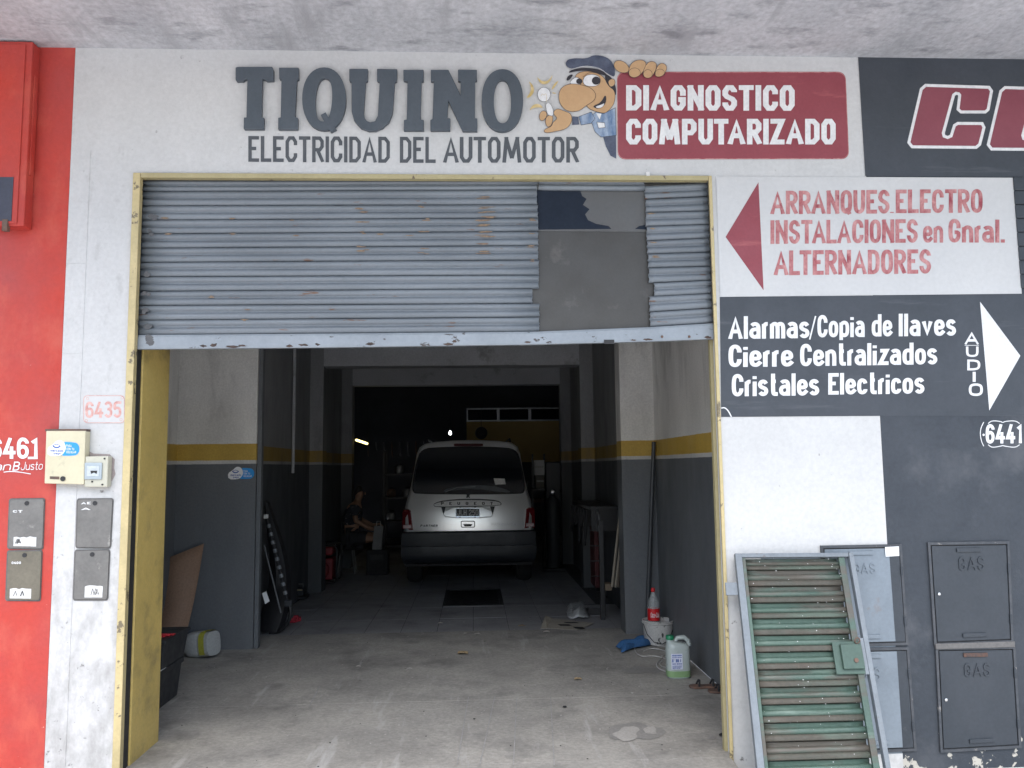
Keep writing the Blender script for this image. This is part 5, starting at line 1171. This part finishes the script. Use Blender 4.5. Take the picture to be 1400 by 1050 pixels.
for a in (.8, 2.4, 3.9, 5.5): MB().tube([(ph-.03+.12*math.cos(a), PY+.12*math.sin(a), .36), (ph-.03+.18*math.cos(a), PY+.18*math.sin(a), .0)], .012, 6).build('leg', m_steel, stl)
m_bag = M('grey_paper', (.24, .24, .24), r=.8)
pb = thing('paper_bag', 'white paper carrier bag beside the seated person', 'bag', W(516, 742, 8.1))
q = W(516, 742, 8.0)
MB().add([(q[0]-.08, 8.0, q[2]-.1), (q[0]+.06, 7.98, q[2]-.1), (q[0]+.09, 8.0, q[2]+.24), (q[0]-.05, 8.02, q[2]+.25), (q[0]-.08, 8.1, q[2]-.1), (q[0]+.06, 8.1, q[2]-.1), (q[0]+.09, 8.06, q[2]+.24), (q[0]-.05, 8.07, q[2]+.25)],
         [(0, 1, 2, 3), (5, 4, 7, 6), (0, 4, 5, 1), (1, 5, 6, 2), (3, 7, 4, 0)]).build('bag_body', m_bag, pb)
MB().tube([(q[0]-.02, 8.02, q[2]+.24), (q[0]-.01, 8.02, q[2]+.32), (q[0]+.04, 8.02, q[2]+.32), (q[0]+.05, 8.02, q[2]+.24)], .004, 6).build('bag_handle', m_paper, pb)
cs_ = thing('low_crate', 'low dark crate under the white paper bag', 'crate', (q[0], 8.05, 0))
MB().box(q[0]-.16, 7.95, 0, q[0]+.16, 8.25, q[2]-.102).build('crate_body', m_blackm, cs_, bevel=.01)
MB().box(q[0]-.10, 7.94, (q[2]-.1)*.6, q[0]+.10, 7.95, (q[2]-.1)*.8).build('handle_slot', m_ink, cs_)

# ------------------------------------------------------------------ right of the front bay
q = G(905, 884); bu = thing('paint_bucket', 'paint-splashed white bucket by the right garage wall', 'bucket', q); by_ = q[1]+.13; bx_ = q[0]
m_bucket = M('splashed_white_plastic', (.52, .51, .49), (.42, .41, .39), r=.5, s=8, d2=(.06, .06, .06), d2th=.62, d2scale=14, d2soft=.03, d2st=(1, 1, .5))
MB().lathe([(.0, .004), (.118, .004), (.128, .02), (.135, .195), (.142, .20), (.142, .21), (.135, .21), (.128, .20), (.122, .02), (0, .02)], (bx_, by_, 0), 30, cap=False).build('bucket_shell', m_bucket, bu, smooth=True)
MB().tube([(bx_+.14*math.cos(a), by_+.14*math.sin(a), .188) for a in [2*math.pi*k/24 for k in range(24)]], .006, 6, closed=True).build('rim_band', m_bucket, bu, smooth=True)
MB().tube([(bx_-.138, by_-.02, .18), (bx_-.12, by_-.08, .10), (bx_-.07, by_-.13, .04), (bx_+.0, by_-.15, .025), (bx_+.06, by_-.13, .05), (bx_+.11, by_-.09, .13), (bx_+.135, by_-.03, .18)], .003, 6).build('wire_handle', m_ink, bu)
# cola bottle standing in the bucket
co = thing('cola_bottle', 'empty plastic cola bottle with red label standing in the bucket', 'bottle', (bx_-.035, by_, .02))
m_pet = M('clear_pet', (.55, .58, .58), r=.08, s=6, alpha=.38, grain=0)
BH = .40; b0 = (bx_-.035, by_+.01, .03)
pf = [(.03, 0), (.05, .008), (.054, .03), (.054, .13), (.050, .15), (.054, .17), (.054, .29), (.046, .34), (.028, .385), (.016, .415), (.014, .435)]
MB().lathe(pf, b0, 26).build('bottle_body', m_pet, co, smooth=True)
m_cola = M('cola_red_label', (.60, .015, .02), r=.35, s=6, grain=.02)
MB().lathe([(.0550, .175), (.0552, .18), (.0552, .275), (.0550, .28)], b0, 26, cap=False).build('label', m_cola, co, smooth=True)
MB().lathe([(.017, .425), (.018, .43), (.018, .455), (.015, .46)], b0, 18).build('cap', m_cola, co, smooth=True)
g, tw = layout('Coca-Cola', cw=.62, th=.13, gap=.06, rnd_=True, slant=.35); mb = MB(); kk = 0
for ch, qs in g:
    for qd in qs:
        kk = (kk+1) % 5
        for quad in qd:
            mb.sheet([(b0[0]+(.0556+kk*1e-4)*math.sin((p_[0]/tw-.5)*1.55), b0[1]-(.0556+kk*1e-4)*math.cos((p_[0]/tw-.5)*1.55), b0[2]+.205+p_[1]*.045) for p_ in quad])
mb.build('label_script', m_sticker, co)
# coolant jug
q = G(932, 931); jx, jy = q[0], q[1]+.10; JW, JH, JD = .087, .30, .065
cj = thing('coolant_jug', 'translucent jug of green coolant with green cap standing on the floor', 'jug', (jx, jy, 0))
m_jug = M('translucent_jug_plastic', (.50, .56, .54), (.45, .51, .50), r=.3, s=4, alpha=.80, grain=.01)
def sq(hw, hd, z, n=24, p=3.2, ox=0): return [(jx+ox+x, jy+y, z) for x, y in [(hw*math.copysign(abs(math.cos(a))**(2/p), math.cos(a)), hd*math.copysign(abs(math.sin(a))**(2/p), math.sin(a))) for a in [2*math.pi*k/n for k in range(n)]]]
def loft(rings_, name, mat, par, **k):
    mb = MB(); n = len(rings_[0]); mb.v = [p for r_ in rings_ for p in r_]
    mb.f = [(i*n+j, i*n+(j+1) % n, (i+1)*n+(j+1) % n, (i+1)*n+j) for i in range(len(rings_)-1) for j in range(n)]+[tuple(range(n-1, -1, -1)), tuple((len(rings_)-1)*n+j for j in range(n))]
    return mb.build(name, mat, par, smooth=True, **k)
s0 = 1.02
loft([sq(JW*.9, JD*.85, .003), sq(JW*s0, JD, .015), sq(JW*s0, JD, .12), sq(JW*s0, JD, .22), sq(JW*.98, JD*.97, .235), sq(JW*.86, JD*.85, .252, ox=-.008), sq(JW*.40, JD*.6, .268, ox=-.045), sq(.028, .028, .275, ox=-.055, p=2), sq(.026, .026, .292, ox=-.055, p=2)], 'jug_body', m_jug, cj)
m_cool = M('green_coolant', (.26, .46, .16), (.23, .42, .14), r=.3, s=5, grain=.01)
loft([sq(JW*.88, JD*.83, .006), sq(JW*.975, JD*.95, .018), sq(JW*.975, JD*.95, .062)], 'coolant', m_cool, cj)
loft([sq(JW*1.024, JD*1.01, .016), sq(JW*1.026, JD*1.012, .020), sq(JW*1.026, JD*1.012, .060)], 'coolant_level', M('coolant_seen_through_wall', (.27, .44, .2), r=.3, s=5, alpha=.75, grain=.01), cj)
MB().tube([(jx-.02, jy, .265), (jx+.0, jy, .292), (jx+.05, jy, .296), (jx+.082, jy, .272), (jx+.087, jy, .235)], [.014, .016, .018, .018, .02], 10).build('handle', m_jug, cj, smooth=True)
MB().lathe([(.030, 0), (.031, .004), (.031, .026), (.028, .03)], (jx-.055, jy, .282), 20).build('cap', M('green_cap', (.015, .20, .09), r=.4), cj, smooth=True)
Yl = jy-JD*1.03
MB().box(jx-.066, Yl-.0012, .075, jx+.020, Yl, .19).build('label', M('pale_blue_label', (.62, .64, .74), (.55, .58, .72), r=.4, s=20), cj)
mb = MB()
for i, (z, hh, gap_) in enumerate(((.172, .008, .3), (.160, .004, .1), (.128, .022, .5), (.112, .007, .2), (.098, .004, .1), (.090, .004, .1), (.082, .004, .1))):
    x = jx-.058
    while x < jx+.01:
        w_ = rnd.uniform(.004, .012); 
        if rnd.random() > gap_*.6: mb.box(x, Yl-.0018, z, min(x+w_, jx+.014), Yl-.0013, z+hh)
        x += w_+.002
mb.build('label_print', m_blueink, cj, kind='stuff')
# wiry bits: white cable
def wob(P, r_, n=3, j=.0):
    for _ in range(n):
        Q = [P[0]]
        for a, b in zip(P[:-1], P[1:]): Q += [tuple(a[i]*.75+b[i]*.25 for i in range(3)), tuple(a[i]*.25+b[i]*.75 for i in range(3))]
        P = Q+[P[-1]]
    return P
m_cable = M('white_cable', (.50, .49, .47), r=.5)
cb = thing('white_cable', 'tangled white electric cable on the floor between bucket and jug', 'cable', G(900, 900))
def gpt(px, py, z=.008): g_ = G(px, py, z); return g_
for P in ([(912, 884), (893, 882), (878, 878), (868, 882), (868, 892), (878, 898), (895, 896), (912, 901), (925, 910)], [(912, 897), (900, 902), (896, 912), (912, 919), (925, 921)], [(906, 903), (900, 909), (914, 914), (908, 906), (925, 916)], [(880, 890), (890, 886), (905, 888), (914, 892), (905, 897)]):
    MB().tube(wob([gpt(x, y, .006+.004*(i % 3)) for i, (x, y) in enumerate(P)], 0), .0045, 6).build('cable_loop', m_cable, cb, smooth=True)
# blue cloth
def cloth(name, pts, hmax, mat, label, cat, seed, nsub=7):
    r_ = random.Random(seed); mb = MB(); a, b, c, d = [G(*p) for p in pts]; n = nsub; vs = []
    for i in range(n+1):
        for j in range(n+1):
            u, v = i/n, j/n; e = min(u, 1-u, v, 1-v)
            p = [(a[k]*(1-u)+b[k]*u)*(1-v)+(d[k]*(1-u)+c[k]*u)*v for k in range(3)]
            vs.append((p[0]+r_.uniform(-.015, .015), p[1]+r_.uniform(-.02, .02), .004+((.15+.85*((i*3+j*5+seed) % 4)/3)*hmax if e > 0 else r_.uniform(0, .25)*hmax)))
    mb.add(vs, [(i*(n+1)+j, i*(n+1)+j+1, (i+1)*(n+1)+j+1, (i+1)*(n+1)+j) for i in range(n) for j in range(n)])
    o = mb.build(name, mat, smooth=True, subsurf=1); s_ = o.modifiers.new('solid', 'SOLIDIFY'); s_.thickness = .002
    return tag(o, label, cat)
cloth('blue_cloth', [(842, 886), (850, 894), (893, 882), (884, 876)], .09, M('blue_fabric', (.03, .11, .26), (.025, .09, .22), r=.8, s=9), 'crumpled blue cloth on the floor in front of the bucket', 'cloth', 3)
cloth('plastic_bag', [(774, 846), (805, 847), (804, 832), (777, 830)], .14, M('frosted_plastic', (.30, .31, .31), (.20, .2, .21), r=.3, s=9), 'crumpled clear plastic bag on the floor by the cardboard', 'plastic bag', 5)
# cardboard sheet
cd_ = thing('cardboard_sheet', 'flattened printed cardboard with one folded flap on the floor', 'cardboard', G(780, 858))
a, b, c, d = G(746, 860), G(789, 862.5), G(812, 853), G(752, 847)
MB().prism([(a[0], a[1], .006), (b[0], b[1], .006), (c[0], c[1], .008), (d[0], d[1], .012)], (0, 0, .003)).build('sheet', M('printed_card', (.36, .33, .28), (.30, .28, .24), r=.7, s=8), cd_)
fa, fb, fc, fd = G(737, 857), G(745, 861), (d[0]+.03, d[1]-.02, .10), G(735, 855)
MB().prism([(a[0]-.05, a[1], .005), (a[0]+.01, a[1]-.01, .006), (d[0]+.02, d[1], .012), (d[0]-.05, d[1]-.02, .045)], (0, 0, .003)).build('flap', M('card_back', (.42, .38, .31), r=.7, s=8), cd_)
for x0, y0, x1, y1 in ((762, 853.5, 778, 855.5), (783, 857, 796, 859.5), (770, 850.5, 788, 852)):
    p = [G(x0, y0, .013), G(x0+4, y1, .013), G(x1+4, y1, .013), G(x1, y0, .013)]; MB().prism(p, (0, 0, .001)).build('printed_patch', m_ink, cd_)
# leaves and scraps
m_leaf = M('dry_leaf', (.38, .28, .16), (.30, .22, .12), r=.8, s=30); m_scrap = M('pale_scrap', (.48, .44, .40), r=.8, s=30)
lf = [(632, 895, 1, 1.6, 'curled dry leaf lying mid floor'), (714, 857, 1, 1.1, 'dry brown leaf left of the cardboard'), (653, 868, 0, .9, 'pale scrap on the floor in front of the tiles'), (636, 867, 0, .5, 'tiny pale crumb left of the pale scrap'),
      (602, 853, 0, .8, 'pale scrap on the tiles left of the centre'), (747, 865, 0, 1.0, 'torn scrap just below the cardboard'), (790, 930, 1, .9, 'dark thin leaf on the concrete left of the coolant jug'), (560, 915, 0, .5, 'tiny white speck on the left concrete'),
      (490, 912, 0, .5, 'tiny white scrap on the concrete nearer the toolboxes'), (988, 1007, 2, .8, 'dark blob of dirt in the lower right floor'), (772, 968, 2, .5, 'small dark clod in the right foreground')]
for x, y, k, s_, lab in lf:
    c = G(x, y); r_ = random.Random(x); mb = MB(); pts = []
    for i in range(9):
        a = 2*math.pi*i/9; rr_ = .028*s_*r_.uniform(.6, 1.15); pts.append((c[0]+rr_*1.3*math.cos(a), c[1]+rr_*math.sin(a), .004+.012*s_*abs(math.sin(a))))
    mb.prism(pts, (0, 0, .0025)).build('x', m_leaf)
    o = bpy.data.objects[-1] if False else COL.objects[-1]; o.name = ('dry_leaf', 'dry_leaf', 'dry_leaf')[k] if k == 1 else ('floor_scrap', '', 'dirt_clod')[k]
    o.data.materials[0] = (m_scrap, m_leaf, m_blackm)[k]; tag(o, lab, ('scrap', 'leaf', 'dirt')[k])
# sandals / wires by the right jamb
sn = thing('old_sandals', 'pair of worn dark sandals against the right wall near the jamb', 'sandals', G(968, 942))
for ox, oy in ((0, 0), (.10, -.13)):
    c = G(966, 943); c = (c[0]+ox, c[1]+oy+.04)
    MB().prism([(c[0]+x, c[1]+y, .004) for x, y in [(-.11, .03), (-.08, .055), (.0, .04), (.09, .045), (.13, .0), (.09, -.04), (0, -.03), (-.08, -.035), (-.11, -.01)]], (0, 0, .016)).build('sole', m_rust, sn, bevel=.004)
    for dx in (-.05, .05): MB().tube([(c[0]+dx, c[1]+.045, .02), (c[0]+dx+.01, c[1]+.02, .055), (c[0]+dx+.01, c[1]-.01, .06), (c[0]+dx, c[1]-.035, .02)], .007, 6).build('strap', m_blackm, sn)
# pole in the corner
tag(MB().tube([W(894, 604, 3.22), G(884, 868)], .020, 10).build('broom_pole', M('dark_grey_tube', (.05, .055, .062), r=.45), smooth=True), 'tall dark grey pole standing in the right corner by the column', 'pole')
# low table with wooden top
tbx = G(822, 848); tt = thing('work_stand', 'low black steel stand with a worn wooden plank shelf by the column', 'stand', (tbx[0], tbx[1], 0))
MB().box(tbx[0], tbx[1]+.01, 0, tbx[0]+.045, tbx[1]+.055, 1.02).build('post', m_blackp, tt, bevel=.003)
MB().box(tbx[0]+.05, tbx[1]+.0, .30, 1.432, tbx[1]+.12, .37).build('plank', M('worn_wood', (.22, .17, .12), (.16, .12, .08), r=.8, s=6, st=(.3, 1, 3)), tt, bevel=.003)
MB().box(tbx[0]-.16, tbx[1]+.06, .12, tbx[0]+.0, tbx[1]+.10, .15).build('foot_bar', m_blackp, tt)
MB().box(tbx[0]+.05, tbx[1]+.25, 0, tbx[0]+.09, tbx[1]+.29, .30).build('post', m_blackp, tt)
for i, (xa, xb) in enumerate(((841, 852), (846, 856), (850, 854))):
    lab = ('pale wooden batten, leftmost of the three by the column', 'pale wooden batten, middle of the three by the column', 'darker batten, nearest the column')[i]
    a = W(xb-4, 700+14*i, 3.75); b = (W(xa, 830, 3.7)[0], 4.35+.03*i, .375)
    tag(MB().tube([a, (b[0], 3.85, .36)], .014, 4).build('wooden_batten', M('pale_batten', (.34, .30, .24) if i < 2 else (.12, .1, .08), r=.8)), lab, 'batten', 'battens leaning by the right column')

# ------------------------------------------------------------------ clutter in the dark, right side
q = G(806, 797); rc = thing('red_tool_cabinet', 'dark red tool cabinet against the right wall deep in the garage', 'tool cabinet', (q[0]+.2, q[1], 0))
X0, Y0 = q[0]-.04, q[1]-.8
MB().box(X0, Y0, .05, 1.60, Y0+.45, .86).build('cabinet_body', M('oxblood_enamel', (.10, .015, .018), r=.45, s=4), rc, bevel=.01)
for k in range(4): dr_ = MB().box(X0+.02, Y0-.014, .09+k*.19, 1.58, Y0-.001, .265+k*.19).build('drawer', M('oxblood_drawer', (.11, .016, .02), r=.4, s=4), rc, bevel=.004); MB().tube([(X0+.12, Y0-.03, .20+k*.19), (1.48, Y0-.03, .20+k*.19)], .006, 6).build('drawer_handle', m_steel, dr_)
for x in (X0+.04, 1.56): MB().lathe([(.025, 0), (.025, .03)], (x, Y0+.1, .025), 10, 'x').build('castor', m_blackm, rc)
rk = thing('wall_rack', 'black wall rack with hanging hoses on the right garage wall', 'rack', (1.45, 5.5, 1.0))
MB().box(1.30, 4.6, 1.10, 1.618, 6.25, 1.14).build('shelf_board', m_blackp, rk, bevel=.003)
for y in (4.7, 5.4, 6.1): MB().box(1.33, y, .86, 1.617, y+.03, 1.098).build('bracket', m_blackp, rk)
for k in range(6):
    y = 4.75+k*.26; r_ = random.Random(k); L_ = r_.uniform(.15, .4)
    tag(MB().tube([(1.29, y, 1.09), (1.26, y+.02, 1.09-L_), (1.27, y+.10, 1.05-L_), (1.28, y+.14, 1.08)], r_.uniform(.008, .016), 6).build('hanging_hose', m_blackm, smooth=True), ('longest', 'thick', 'short', 'thin', 'nearer short', 'far')[k]+' black rubber hose, '+('nearest the street', 'second from the street', 'third from the street', 'third from the van', 'second from the van', 'nearest the van')[k]+' on the right wall rack', 'hose', 'hoses hanging from the right wall rack')
wl = thing('coiled_wire', 'coil of pale wire above the red tool cabinet', 'wire', (1.4, 4.6, .95))
for k in range(5): MB().tube([(1.38+.0*k, 4.55+.14*math.cos(a)+.02*k, .99+(.09+.01*k)*math.sin(a)) for a in [2*math.pi*i/18 for i in range(18)]], .003, 5, closed=True).build('wire_loop', m_steel, wl)
bc2 = thing('black_cabinet', 'tall black cabinet standing right of the van', 'cabinet', (1.3, 9.3, 0))
a = W(746, 632, 9.4)
MB().box(a[0], 9.4, .55, a[0]+1.2, 9.9, a[2]).build('cabinet_body', M('navy_black_enamel', (.012, .018, .03), r=.4), bc2, bevel=.01)
for x in (a[0]+.03, a[0]+1.14): MB().box(x, 9.45, 0, x+.04, 9.8, .548).build('leg', m_blackm, bc2)
MB().box(a[0]+.59, 9.392, .6, a[0]+.6, 9.399, a[2]-.05).build('door_gap', m_steel, bc2)
gw = thing('welding_trolley', 'grey gas cylinder trolley right of the van', 'trolley', W(757, 760, 8.0))
q = G(757, 781); 
MB().lathe([(.10, 0), (.11, .02), (.11, .95), (.09, 1.03), (.04, 1.08), (.03, 1.14)], (q[0], q[1], .06), 20).build('gas_cylinder', M('grey_cylinder', (.022, .026, .03), r=.6), gw, smooth=True)
MB().box(q[0]-.16, q[1]-.14, .02, q[0]+.16, q[1]+.14, .055).build('base_plate', m_blackm, gw)
for x in (-.15, .15): MB().tube([(q[0]+x, q[1]+.13, .05), (q[0]+x, q[1]+.13, 1.15), (q[0]+x*.8, q[1]+.05, 1.22)], .012, 6).build('frame_tube', m_blackp, gw)
MB().lathe([(.02, 0), (.035, .01), (.035, .03), (.01, .035)], (q[0], q[1]-.05, 1.2), 12, 'y').build('gauge', m_lock, gw)
wb = thing('workbench', 'long dark workbench across the back room behind the van', 'workbench', (.8, 12.5, 0))
MB().box(.2, 12.2, .86, 2.3, 12.9, .92).build('bench_top', m_rust, wb, bevel=.004)
for x in (.25, 2.2):
    for y in (12.25, 12.8): MB().box(x, y, 0, x+.06, y+.06, .858).build('leg', m_blackp, wb)
def boxat(name, px0, py0, px1, py1, Y, d, mat, label, cat):
    a, b = W(px0, py1, Y), W(px1, py0, Y); t_ = thing(name, label, cat, (a[0], Y, a[2]))
    MB().box(a[0], Y, a[2], b[0], Y+d, b[2]).build('carton', mat, t_, bevel=.006)
    MB().box(a[0]+.01, Y-.003, (a[2]+b[2])/2, b[0]-.01, Y-.0012, (a[2]+b[2])/2+.03).build('tape', m_paper, t_)
    return a[2]
boxat('white_carton', 731, 629, 744, 650, 9.6, .2, m_sticker, 'white carton stacked on the shelf right of the van roof', 'carton')
boxat('white_carton', 733, 651, 744, 667, 9.6, .25, M('dull_card', (.3, .28, .25), r=.8), 'dull carton under the white carton right of the van', 'carton')
shf = thing('side_shelf', 'dark steel shelf right of the van holding cartons', 'shelf', (W(738, 668, 9.7)[0], 9.7, 0))
a = W(729, 668, 9.6); 
MB().box(a[0], 9.55, a[2]-.03, a[0]+.24, 9.95, a[2]-.001).build('shelf_board', m_blackp, shf)
for x in (a[0], a[0]+.21): MB().box(x, 9.9, 0, x+.03, 9.94, a[2]+.6).build('upright', m_blackp, shf)
# office box in the back room
of = thing('office_partition', 'mustard office partition with a row of high windows in the back room', 'partition', (.9, 12.4, 1.7))
ox0, ox1 = W(638, 600, 12.95)[0], W(768, 600, 12.95)[0]; oz0, oz1, oz2 = W(700, 632, 12.95)[2], W(700, 576, 12.95)[2], W(700, 557.5, 12.95)[2]
MB().box(ox0, 12.95, oz0, ox1+.8, 13.0, oz1).build('panel', m_office, of)
nW = 3; ww = (ox1-ox0)/nW
for k in range(5):
    fr = MB().ring([(ox0+ww*k, 12.95, oz1+.002), (ox0+ww*(k+1), 12.95, oz1+.002), (ox0+ww*(k+1), 12.95, oz2), (ox0+ww*k, 12.95, oz2)], [(ox0+ww*k+.03, 12.95, oz1+.03), (ox0+ww*(k+1)-.03, 12.95, oz1+.03), (ox0+ww*(k+1)-.03, 12.95, oz2-.03), (ox0+ww*k+.03, 12.95, oz2-.03)], (0, .05, 0)).build('window_frame', m_steel, of)
    MB().box(ox0+ww*k+.031, 12.97, oz1+.031, ox0+ww*(k+1)-.031, 12.975, oz2-.031).build('pane', m_glass, fr)
MB().box(ox0, 13.001, 0, ox0+.1, 13.1, oz0).build('support', m_blackp, of); MB().box(ox1+.7, 13.001, 0, ox1+.8, 13.1, oz0).build('support', m_blackp, of)
# tyre on top of stand behind van
q = W(658, 592, 10.6)
ty = thing('suspended_tyre', 'dark tyre hanging in the back room above the van roof', 'tyre', q)
MB().lathe([(.055, -.045), (.10, -.05), (.115, -.02), (.115, .02), (.10, .05), (.055, .045)], q, 24, 'y', cap=False).build('tyre_ring', m_tyre, ty, smooth=True)
MB().lathe([(.0, 0), (.054, .01), (.054, .03)], (q[0], q[1], q[2]), 16, 'y').build('hub', m_blackp, ty)
MB().tube([(q[0], 10.6, q[2]+.11), (q[0], 10.6, 3.88)], .004, 5).build('hook_rope', m_blackm, ty)
# lamps that are lit
def lamp(name, label, cat, loc): return thing(name, label, cat, loc)
a, b = W(487, 601.5, 9.5), W(502, 606.5, 9.8)
t = lamp('tube_lamp', 'lit yellowish tube lamp hanging at the left of the back room', 'lamp', a)
MB().tube([a, b], .020, 10).build('tube', M('warm_tube', (.9, .8, .4), emit=(1, .78, .28), estr=1.6), t, smooth=True)
MB().tube([(a[0], a[1], a[2]), (a[0], a[1], 3.88)], .003, 5).build('cord', m_blackm, t)
MB().tube([(b[0], b[1], b[2]), (b[0], b[1], 3.88)], .003, 5).build('cord', m_blackm, t)
q = W(615.5, 592.3, 10.5)
t = lamp('bulb_lamp', 'small bright white bulb hanging in the back room above the van', 'lamp', q)
MB().lathe([(.001, -.03), (.018, -.023), (.026, 0), (.018, .02), (.010, .045)], q, 14).build('bulb', M('bright_bulb', (.9, .9, .9), emit=(.95, 1, 1), estr=7), t, smooth=True)
MB().tube([(q[0], q[1], q[2]+.045), (q[0], q[1], 3.88)], .004, 6).build('cord', m_blackm, t)
# left back: tool board
tbd = thing('tool_board', 'dark board hung with tools on the left of the back room', 'tool board', (-1.6, 13.0, 1.5))
MB().box(-2.4, 13.0, 1.1, -.7, 13.04, 2.3).build('board', m_backwall, tbd)
for k in range(9):
    r_ = random.Random(k+30); x = -2.25+k*.17; L_ = r_.uniform(.15, .4)
    tag(MB().tube([(x, 12.97, 2.15), (x+.01, 12.96, 2.15-L_), (x+.03, 12.97, 2.13-L_)], r_.uniform(.008, .02), 6).build('hand_tool', m_steel if k % 3 else m_rust), ('rusty' if k % 3 == 0 else 'steel')+' hand tool hanging '+('leftmost', 'second from left', 'third from left', 'fourth from left', 'in the middle', 'fourth from right', 'third from right', 'second from right', 'rightmost')[k]+' on the dark board', 'tool', 'hand tools on the board')
ms_ = thing('metal_shelf', 'dark metal shelf unit with machine parts left of the van', 'shelf', (-1.3, 11.5, 0))
for z in (.1, .55, 1.0, 1.45): MB().box(-1.75, 11.3, z, -.75, 11.75, z+.03).build('shelf_board', m_blackp, ms_)
for x in (-1.75, -.79):
    for y in (11.3, 11.71): MB().box(x, y, 0, x+.04, y+.04, 1.9).build('upright', m_blackp, ms_)
for k, (x, z) in enumerate(((-1.6, 1.031), (-1.3, 1.031), (-1.02, 1.031), (-1.6, .581), (-1.2, .581), (-1.45, 1.481), (-1.1, 1.481))):
    t = thing('alternator', ('rusty' if k % 2 == 0 else 'grey')+' machine part, '+('left end', 'middle', 'right end', 'left end', 'right end', 'left end', 'right end')[k]+' of the '+('third', 'third', 'third', 'second', 'second', 'top', 'top')[k]+' board of the dark shelf unit', 'machine part', (x, 11.5, z), 'machine parts on the shelf unit')
    MB().lathe([(.03, 0), (.08, .01), (.09, .05), (.09, .12), (.07, .15), (.03, .16)], (x, 11.5, z), 14).build('housing', m_steel if k % 2 else m_rust, t, smooth=True)
    MB().lathe([(.04, .161), (.045, .18), (.04, .2)], (x, 11.5, z), 12).build('pulley', m_blackm, t, smooth=True)
